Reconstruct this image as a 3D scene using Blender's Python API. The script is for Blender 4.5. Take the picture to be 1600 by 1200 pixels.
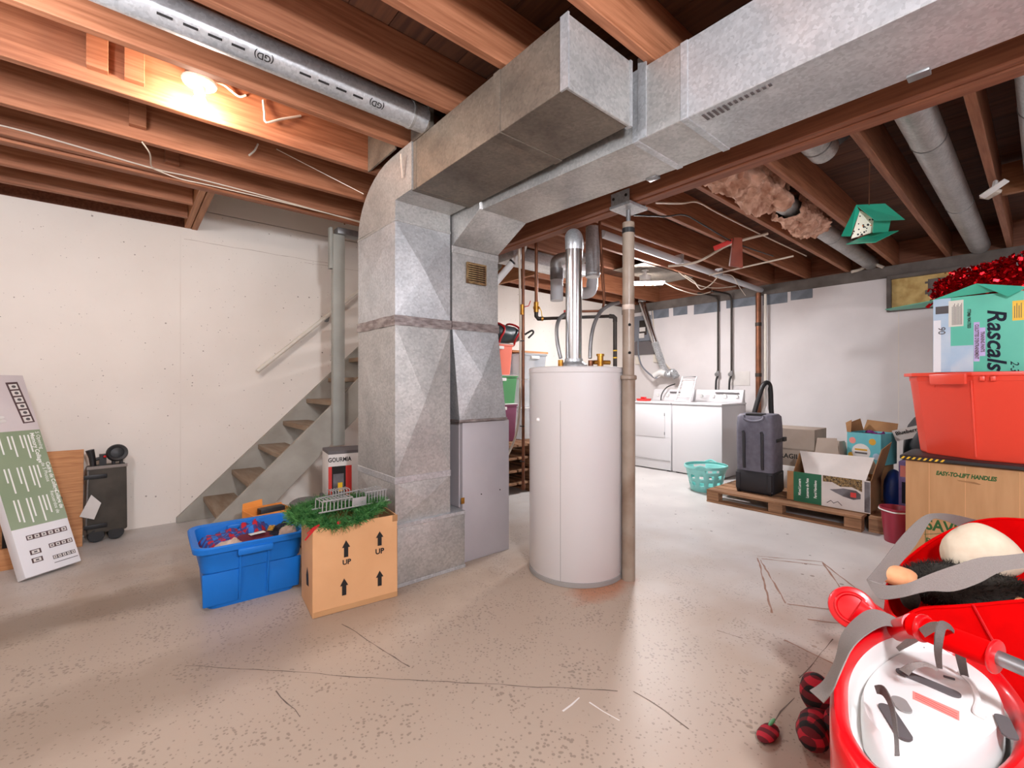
import bpy, bmesh, math, random
from mathutils import Vector, Matrix, noise
random.seed(7)
for o in list(bpy.data.objects): bpy.data.objects.remove(o)
SC = bpy.context.scene
COL = SC.collection
# ------------------------------------------------------------------ camera
FPX = 711.0                                   # focal length in pixels of a 1600 wide frame
EYE = 1.2
YAW = math.atan(834 / FPX)                    # angle between view axis and the joist direction (+X)
CA, SA = math.cos(YAW), math.sin(YAW)
cam = bpy.data.cameras.new('camera'); cam.sensor_width = 36; cam.lens = 36 * FPX / 1600; cam.clip_start = .02
camo = bpy.data.objects.new('camera', cam); COL.objects.link(camo)
camo.location = (0, 0, EYE); camo.rotation_euler = (math.pi / 2, 0, YAW - math.pi / 2)
SC.camera = camo
# ------------------------------------------------------------------ world, exposure
w = bpy.data.worlds.new('world'); SC.world = w; w.use_nodes = True
w.node_tree.nodes['Background'].inputs[0].default_value = (.75, .8, .9, 1)
w.node_tree.nodes['Background'].inputs[1].default_value = .3
vs = SC.view_settings; vs.view_transform = 'Standard'; vs.look = 'None'; vs.gamma = 1; vs.use_curve_mapping = False
vs.exposure = 0.75
# lamp strengths (the lamps, added fill globes included, are built further down)
L_BULB, L_SHOP, L_FILL, L_FILL2, L_FILL3 = 290, 395, 335, 42, 88
# ------------------------------------------------------------------ helpers
def at(px, py, X=None, Y=None, Z=None, F=None):
    """a point of the photograph (1600x1200) on a known plane of the room"""
    r = (px - 800) / FPX; u = (600 - py) / FPX
    dx = CA + SA * r; dy = SA - CA * r
    if X is not None: F = X / dx
    elif Y is not None: F = Y / dy
    elif Z is not None: F = (Z - EYE) / u
    return Vector((dx * F, dy * F, EYE + u * F))
def V(*a): return Vector(a)
def rf(r, f, z): return Vector((CA * f + SA * r, SA * f - CA * r, z))     # right / forward / height
def TR(loc, rz=0, rx=0, ry=0): return Matrix.Translation(loc) @ Matrix.Rotation(rz, 4, 'Z') @ Matrix.Rotation(ry, 4, 'Y') @ Matrix.Rotation(rx, 4, 'X')
def basis(o, x, y):
    x = Vector(x).normalized(); y = Vector(y); y = (y - x * y.dot(x)).normalized(); z = x.cross(y)
    m = Matrix((x, y, z)).transposed().to_4x4(); m.translation = o; return m
def rrect(L, W, r, n=4):
    r = min(r, L / 2 - 1e-4, W / 2 - 1e-4); P = []
    for cx, cy, a0 in ((L/2-r, W/2-r, 0), (-L/2+r, W/2-r, 90), (-L/2+r, -W/2+r, 180), (L/2-r, -W/2+r, 270)):
        for k in range(n + 1):
            a = math.radians(a0 + 90 * k / n); P.append((cx + r * math.cos(a), cy + r * math.sin(a)))
    return P
def ring(L, W, r, z, n=4, ox=0, oy=0): return [(x + ox, y + oy, z) for x, y in rrect(L, W, r, n)]
def spline(pts, n=8):
    pts = [Vector(p) for p in pts]; out = []
    for i in range(len(pts) - 1):
        p0 = pts[max(i-1, 0)]; p1 = pts[i]; p2 = pts[i+1]; p3 = pts[min(i+2, len(pts)-1)]
        for k in range(n):
            t = k / n
            out.append(.5 * ((2*p1) + (p2-p0)*t + (2*p0-5*p1+4*p2-p3)*t*t + (3*p1-p0-3*p2+p3)*t**3))
    out.append(pts[-1]); return out
ORG = {}
class MB:
    def __init__(s, T=None): s.v = []; s.f = []; s.T = T
    def add(s, vs, fs):
        b = len(s.v)
        s.v += [(s.T @ Vector(v)) if s.T else Vector(v) for v in vs]
        s.f += [tuple(b + i for i in f) for f in fs]; return s
    def hexa(s, p): return s.add(p, [(0,3,2,1),(4,5,6,7),(0,1,5,4),(1,2,6,5),(2,3,7,6),(3,0,4,7)])
    def box(s, x0, x1, y0, y1, z0, z1):
        return s.hexa([(x0,y0,z0),(x1,y0,z0),(x1,y1,z0),(x0,y1,z0),(x0,y0,z1),(x1,y0,z1),(x1,y1,z1),(x0,y1,z1)])
    def prism(s, pts, vec):
        pts = [Vector(p) for p in pts]; vec = Vector(vec); n = len(pts)
        return s.add(pts + [p + vec for p in pts], [tuple(range(n-1, -1, -1)), tuple(range(n, 2*n))] + [(i, (i+1) % n, n+(i+1) % n, n+i) for i in range(n)])
    def slab(s, a, b, c, d, th):
        a, b, c, d = map(Vector, (a, b, c, d)); nn = (b-a).cross(d-a)
        if nn.length < 1e-9: nn = (c-b).cross(d-b)
        nn = nn.normalized() * th
        return s.hexa([a, b, c, d, a+nn, b+nn, c+nn, d+nn])
    def loft(s, rings, cap0=True, cap1=True, closed=True):
        n = len(rings[0]); vs = [v for r in rings for v in r]; fs = []
        for k in range(len(rings) - 1):
            for i in range(n if closed else n - 1):
                j = (i + 1) % n; fs.append((k*n+i, k*n+j, (k+1)*n+j, (k+1)*n+i))
        if cap0: fs.append(tuple(range(n-1, -1, -1)))
        if cap1: fs.append(tuple(range((len(rings)-1)*n, len(rings)*n)))
        return s.add(vs, fs)
    def lathe(s, prof, n=32, o=(0,0,0), cap0=True, cap1=True, sx=1, sy=1):
        o = Vector(o)
        return s.loft([[o + Vector((r*sx*math.cos(2*math.pi*i/n), r*sy*math.sin(2*math.pi*i/n), z)) for i in range(n)] for r, z in prof], cap0, cap1)
    def tube(s, pts, r, n=10, caps=True):
        pts = [Vector(p) for p in pts]; rs = r if isinstance(r, (list, tuple)) else [r] * len(pts)
        rings = []; prev = None
        for i, p in enumerate(pts):
            d = (pts[min(i+1, len(pts)-1)] - pts[max(i-1, 0)]).normalized()
            if prev is None:
                a = Vector((0, 0, 1)) if abs(d.z) < .9 else Vector((1, 0, 0)); u = d.cross(a).normalized()
            else:
                u = (prev - d * prev.dot(d)); u = u.normalized() if u.length > 1e-6 else d.orthogonal().normalized()
            prev = u; v = d.cross(u)
            rings.append([p + (u*math.cos(2*math.pi*k/n) + v*math.sin(2*math.pi*k/n)) * rs[i] for k in range(n)])
        return s.loft(rings, caps, caps)
    def cyl(s, a, b, r, n=20, r2=None): return s.tube([a, b], [r, r if r2 is None else r2], n)
    def ball(s, c, rx, ry=None, rz=None, n=16, m=10, R3=None):
        ry = ry or rx; rz = rz or rx; c = Vector(c); rings = []
        for k in range(m + 1):
            a = -math.pi/2 + math.pi * k / m; q = max(math.cos(a), .02); rg = []
            for i in range(n):
                t = 2*math.pi*i/n; p = Vector((rx*q*math.cos(t), ry*q*math.sin(t), rz*math.sin(a)))
                rg.append(c + (R3 @ p if R3 else p))
            rings.append(rg)
        return s.loft(rings)
    def ribbon(s, Lp, Rp, th=.002):
        """a strap given by its two edges"""
        n = len(Lp); Lp = [Vector(p) for p in Lp]; Rp = [Vector(p) for p in Rp]; rings = []
        for i in range(n):
            d = Lp[min(i+1, n-1)] - Lp[max(i-1, 0)]; nn = d.cross(Rp[i] - Lp[i]); nn = nn.normalized() * th if nn.length > 1e-9 else Vector((0, 0, th))
            rings.append([Lp[i], Rp[i], Rp[i] + nn, Lp[i] + nn])
        return s.loft(rings)
    def jitter(s, amp, sc=8, seed=0):
        s.v = [v + noise.noise_vector(v * sc + Vector((seed, seed*2, 0))) * amp for v in s.v]; return s
    def build(s, name, mat, parent=None, bev=0, smooth=35, label=None, cat=None, group=None, kind=None, mats=None, seg=2):
        lo = [min(v[k] for v in s.v) for k in range(3)]; hi = [max(v[k] for v in s.v) for k in range(3)]
        c = Vector(((lo[0]+hi[0])/2, (lo[1]+hi[1])/2, lo[2] if not parent else (lo[2]+hi[2])/2))
        bm = bmesh.new(); bv = [bm.verts.new(v - c) for v in s.v]
        for f in s.f:
            try: bm.faces.new([bv[i] for i in f])
            except ValueError: pass
        bmesh.ops.recalc_face_normals(bm, faces=bm.faces[:])
        if bev:
            es = [e for e in bm.edges if len(e.link_faces) == 2 and e.calc_face_angle(0) > .5]
            bmesh.ops.bevel(bm, geom=es, offset=bev, segments=seg, affect='EDGES', profile=.5, clamp_overlap=True)
        me = bpy.data.meshes.new(name); bm.to_mesh(me); bm.free()
        me.materials.append(mat)
        if smooth:
            me.shade_smooth(); me.set_sharp_from_angle(angle=math.radians(smooth))
        return link(name, me, c, parent, label, cat, group, kind)
def link(name, me, c, parent=None, label=None, cat=None, group=None, kind=None):
    o = bpy.data.objects.new(name, me); COL.objects.link(o); ORG[o] = Vector(c)
    if parent: o.parent = parent; o.location = Vector(c) - ORG[parent]
    else: o.location = c
    if label: o['label'] = label
    if cat: o['category'] = cat
    if group: o['group'] = group
    if kind: o['kind'] = kind
    return o
def thing(name, loc, label=None, cat=None, group=None, kind=None): return link(name, None, Vector(loc), None, label, cat, group, kind)
def copy_tree(o, d, label=None):
    c = o.copy(); COL.objects.link(c); c.location = o.location + Vector(d); ORG[c] = ORG[o] + Vector(d)
    if label: c['label'] = label
    for ch in o.children:
        e = ch.copy(); COL.objects.link(e); e.parent = c; ORG[e] = ORG[ch] + Vector(d)
        for g in ch.children:
            h = g.copy(); COL.objects.link(h); h.parent = e; ORG[h] = ORG[g] + Vector(d)
    return c
def text(s, size, T, mat, parent, name='lettering', align='CENTER', th=.0004, sx=1, shear=0, bold=0, spacing=1):
    cu = bpy.data.curves.new('t', 'FONT'); cu.body = s; cu.size = size; cu.extrude = th; cu.align_x = align; cu.align_y = 'CENTER'
    cu.shear = shear; cu.offset = bold; cu.resolution_u = 3; cu.space_character = spacing
    to = bpy.data.objects.new('t', cu); COL.objects.link(to)
    me = bpy.data.meshes.new_from_object(to.evaluated_get(bpy.context.evaluated_depsgraph_get()))
    bpy.data.objects.remove(to); bpy.data.curves.remove(cu)
    me.transform(T @ Matrix.Diagonal((sx, 1, 1, 1)))
    bb = [v.co for v in me.vertices]
    c = sum(bb, Vector()) / max(len(bb), 1)
    me.transform(Matrix.Translation(-c)); me.materials.clear(); me.materials.append(mat)
    return link(name, me, c, parent)
# ------------------------------------------------------------------ materials
def S(c): return tuple(((x/255)/12.92 if x/255 <= .04045 else ((x/255+.055)/1.055)**2.4) for x in c) + (1,)
def mk(name, c, c2=None, rough=.5, metal=0, scale=4, detail=5, lo=.35, hi=.65, bump=0, bscale=60, stretch=(1,1,1), rnd=0, speck=None, spec=.5, emit=0, trans=0, alpha=1, coat=0, dist=0):
    m = bpy.data.materials.new(name); m.use_nodes = True; nt = m.node_tree; N = nt.nodes; Lk = nt.links.new
    b = N['Principled BSDF']; b.inputs['Roughness'].default_value = rough; b.inputs['Metallic'].default_value = metal
    b.inputs['Specular IOR Level'].default_value = spec; b.inputs['Transmission Weight'].default_value = trans; b.inputs['Alpha'].default_value = alpha
    b.inputs['Coat Weight'].default_value = coat
    b.inputs['Base Color'].default_value = S(c)
    tc = N.new('ShaderNodeTexCoord'); mp = N.new('ShaderNodeMapping'); mp.inputs['Scale'].default_value = stretch; Lk(tc.outputs['Object'], mp.inputs[0])
    out = None
    if c2:
        nz = N.new('ShaderNodeTexNoise'); nz.inputs['Scale'].default_value = scale; nz.inputs['Detail'].default_value = detail; nz.inputs['Distortion'].default_value = dist
        Lk(mp.outputs[0], nz.inputs['Vector'])
        if rnd:
            oi = N.new('ShaderNodeObjectInfo'); nz.noise_dimensions = '4D'
            mu = N.new('ShaderNodeMath'); mu.operation = 'MULTIPLY'; mu.inputs[1].default_value = 40; Lk(oi.outputs['Random'], mu.inputs[0]); Lk(mu.outputs[0], nz.inputs['W'])
        r = N.new('ShaderNodeValToRGB'); r.color_ramp.elements[0].position = lo; r.color_ramp.elements[1].position = hi
        r.color_ramp.elements[0].color = S(c); r.color_ramp.elements[1].color = S(c2); Lk(nz.outputs['Fac'], r.inputs[0]); out = r.outputs[0]
        if rnd:
            hs = N.new('ShaderNodeHueSaturation'); mr = N.new('ShaderNodeMapRange'); mr.inputs[3].default_value = 1-rnd; mr.inputs[4].default_value = 1+rnd
            Lk(oi.outputs['Random'], mr.inputs[0]); Lk(mr.outputs[0], hs.inputs['Value']); Lk(out, hs.inputs['Color']); out = hs.outputs[0]
    if speck:
        for (sc, th, colr, amt) in speck:
            vo = N.new('ShaderNodeTexVoronoi'); vo.inputs['Scale'].default_value = sc; Lk(tc.outputs['Object'], vo.inputs['Vector'])
            n2 = N.new('ShaderNodeTexNoise'); n2.inputs['Scale'].default_value = sc*.13; Lk(tc.outputs['Object'], n2.inputs['Vector'])
            mm = N.new('ShaderNodeMath'); mm.operation = 'MULTIPLY'; mm.inputs[1].default_value = th*2; Lk(n2.outputs['Fac'], mm.inputs[0])
            sp = N.new('ShaderNodeSeparateColor'); Lk(vo.outputs['Color'], sp.inputs[0])
            m3 = N.new('ShaderNodeMath'); m3.operation = 'MULTIPLY'; Lk(mm.outputs[0], m3.inputs[0]); Lk(sp.outputs[0], m3.inputs[1])
            lt = N.new('ShaderNodeMath'); lt.operation = 'LESS_THAN'; Lk(vo.outputs['Distance'], lt.inputs[0]); Lk(m3.outputs[0], lt.inputs[1])
            ml = N.new('ShaderNodeMath'); ml.operation = 'MULTIPLY'; ml.inputs[1].default_value = amt; Lk(lt.outputs[0], ml.inputs[0])
            mx = N.new('ShaderNodeMix'); mx.data_type = 'RGBA'; Lk(ml.outputs[0], mx.inputs[0])
            if out: Lk(out, mx.inputs[6])
            else: mx.inputs[6].default_value = S(c)
            mx.inputs[7].default_value = S(colr); out = mx.outputs[2]
    if out: Lk(out, b.inputs['Base Color'])
    if emit:
        b.inputs['Emission Color'].default_value = S(c); b.inputs['Emission Strength'].default_value = emit
    if bump:
        nb = N.new('ShaderNodeTexNoise'); nb.inputs['Scale'].default_value = bscale; nb.inputs['Detail'].default_value = 6; Lk(mp.outputs[0], nb.inputs['Vector'])
        bp = N.new('ShaderNodeBump'); bp.inputs['Strength'].default_value = bump; bp.inputs['Distance'].default_value = .01; Lk(nb.outputs['Fac'], bp.inputs['Height']); Lk(bp.outputs[0], b.inputs['Normal'])
    return m
def galv(name, c, c2, rough=.40, metal=.6, scale=85, rnd=.0):
    """zinc spangle"""
    m = mk(name, c, c2, rough=rough, metal=metal, scale=5, detail=8, lo=.3, hi=.7, bump=.04, bscale=25)
    N = m.node_tree.nodes; Lk = m.node_tree.links.new; b = N['Principled BSDF']
    tc = next(n for n in N if n.type == 'TEX_COORD'); vo = N.new('ShaderNodeTexVoronoi'); vo.inputs['Scale'].default_value = scale; Lk(tc.outputs['Object'], vo.inputs['Vector'])
    src = b.inputs['Base Color'].links[0].from_socket
    hs = N.new('ShaderNodeHueSaturation'); mr = N.new('ShaderNodeMapRange'); mr.inputs[3].default_value = .86; mr.inputs[4].default_value = 1.12
    sp = N.new('ShaderNodeSeparateColor'); Lk(vo.outputs['Color'], sp.inputs[0]); Lk(sp.outputs[0], mr.inputs[0]); Lk(mr.outputs[0], hs.inputs['Value']); Lk(src, hs.inputs['Color']); Lk(hs.outputs[0], b.inputs['Base Color'])
    m2 = N.new('ShaderNodeMapRange'); m2.inputs[3].default_value = rough-.03; m2.inputs[4].default_value = rough+.05; Lk(sp.outputs[1], m2.inputs[0]); Lk(m2.outputs[0], b.inputs['Roughness'])
    return m
def plaid(name, a, bcol, ccol, scale=22, axes=(0,1)):
    m = bpy.data.materials.new(name); m.use_nodes = True; N = m.node_tree.nodes; Lk = m.node_tree.links.new; b = N['Principled BSDF']; b.inputs['Roughness'].default_value = .9
    tc = N.new('ShaderNodeTexCoord'); sx = N.new('ShaderNodeSeparateXYZ'); Lk(tc.outputs['Object'], sx.inputs[0]); outs = []
    for k in axes:
        mu = N.new('ShaderNodeMath'); mu.operation = 'MULTIPLY'; mu.inputs[1].default_value = scale; Lk(sx.outputs[k], mu.inputs[0])
        fr = N.new('ShaderNodeMath'); fr.operation = 'FRACT'; Lk(mu.outputs[0], fr.inputs[0])
        gt = N.new('ShaderNodeMath'); gt.operation = 'GREATER_THAN'; gt.inputs[1].default_value = .5; Lk(fr.outputs[0], gt.inputs[0]); outs.append(gt)
    ad = N.new('ShaderNodeMath'); ad.operation = 'ADD'; Lk(outs[0].outputs[0], ad.inputs[0]); Lk(outs[1].outputs[0], ad.inputs[1])
    dv = N.new('ShaderNodeMath'); dv.operation = 'MULTIPLY'; dv.inputs[1].default_value = .5; Lk(ad.outputs[0], dv.inputs[0])
    r = N.new('ShaderNodeValToRGB'); r.color_ramp.interpolation = 'CONSTANT'; e = r.color_ramp.elements; e[0].color = S(a); e[1].position = .4; e[1].color = S(bcol); e2 = e.new(.8); e2.color = S(ccol)
    Lk(dv.outputs[0], r.inputs[0]); Lk(r.outputs[0], b.inputs['Base Color']); return m
def floor_mat():
    m = mk('floor_paint', (196,192,189), (210,206,202), rough=.42, scale=2.2, detail=8, bump=.05, bscale=35, speck=[(5,.07,(84,68,58),.8),(10,.09,(88,76,66),.8),(24,.10,(104,90,80),.85)])
    N = m.node_tree.nodes; Lk = m.node_tree.links.new; b = N['Principled BSDF']
    ge = N.new('ShaderNodeNewGeometry'); src = b.inputs['Base Color'].links[0].from_socket
    def mask(cx, cy, rx, ry, lo, hi, nsc, namp):
        vm = N.new('ShaderNodeMapping'); vm.vector_type = 'POINT'; vm.inputs['Location'].default_value = (-cx/rx, -cy/ry, 0); vm.inputs['Scale'].default_value = (1/rx, 1/ry, 0); Lk(ge.outputs['Position'], vm.inputs[0])
        ln = N.new('ShaderNodeVectorMath'); ln.operation = 'LENGTH'; Lk(vm.outputs[0], ln.inputs[0])
        nz = N.new('ShaderNodeTexNoise'); nz.inputs['Scale'].default_value = nsc; nz.inputs['Detail'].default_value = 7; Lk(ge.outputs['Position'], nz.inputs['Vector'])
        ma = N.new('ShaderNodeMath'); ma.operation = 'MULTIPLY_ADD'; ma.inputs[1].default_value = namp; Lk(nz.outputs['Fac'], ma.inputs[0]); Lk(ln.outputs['Value'], ma.inputs[2])
        mr = N.new('ShaderNodeMapRange'); mr.inputs[1].default_value = lo; mr.inputs[2].default_value = hi; mr.inputs[3].default_value = 1; mr.inputs[4].default_value = 0; Lk(ma.outputs[0], mr.inputs[0]); return mr.outputs[0]
    def blend(fac, col, src, amt):
        mu = N.new('ShaderNodeMath'); mu.operation = 'MULTIPLY'; mu.inputs[1].default_value = amt; Lk(fac, mu.inputs[0])
        mx = N.new('ShaderNodeMix'); mx.data_type = 'RGBA'; Lk(mu.outputs[0], mx.inputs[0]); Lk(src, mx.inputs[6]); mx.inputs[7].default_value = S(col); return mx.outputs[2]
    worn = mask(.3, 1.3, 3.0, 3.5, .85, 1.35, 3, .5)                        # paint worn to the bare tan slab
    src = blend(worn, (171,149,128), src, .88)
    src = blend(mask(-.3, 3.3, 2.2, .22, .9, 1.6, 6, .9), (128,108,91), src, .75)   # dirty traffic streak
    src = blend(mask(.2, 2.3, 2.4, .25, .9, 1.6, 7, .9), (146,126,108), src, .6)
    src = blend(mask(2.16, 1.70, .34, .16, .8, 1.3, 9, .7), (172,110,74), src, .8)  # rust under the heater
    # fine pepper of dirt on the worn part
    vo = N.new('ShaderNodeTexVoronoi'); vo.inputs['Scale'].default_value = 60; Lk(ge.outputs['Position'], vo.inputs['Vector'])
    n2 = N.new('ShaderNodeTexNoise'); n2.inputs['Scale'].default_value = 5; n2.inputs['Detail'].default_value = 5; Lk(ge.outputs['Position'], n2.inputs['Vector'])
    mm = N.new('ShaderNodeMath'); mm.operation = 'MULTIPLY_ADD'; mm.inputs[1].default_value = .9; mm.inputs[2].default_value = -.22; Lk(n2.outputs['Fac'], mm.inputs[0])
    lt = N.new('ShaderNodeMath'); lt.operation = 'LESS_THAN'; Lk(vo.outputs['Distance'], lt.inputs[0]); Lk(mm.outputs[0], lt.inputs[1])
    w2 = N.new('ShaderNodeMath'); w2.operation = 'MULTIPLY'; Lk(lt.outputs[0], w2.inputs[0]); Lk(worn, w2.inputs[1])
    src = blend(w2.outputs[0], (104,88,76), src, .5)
    Lk(src, b.inputs['Base Color']); return m
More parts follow.
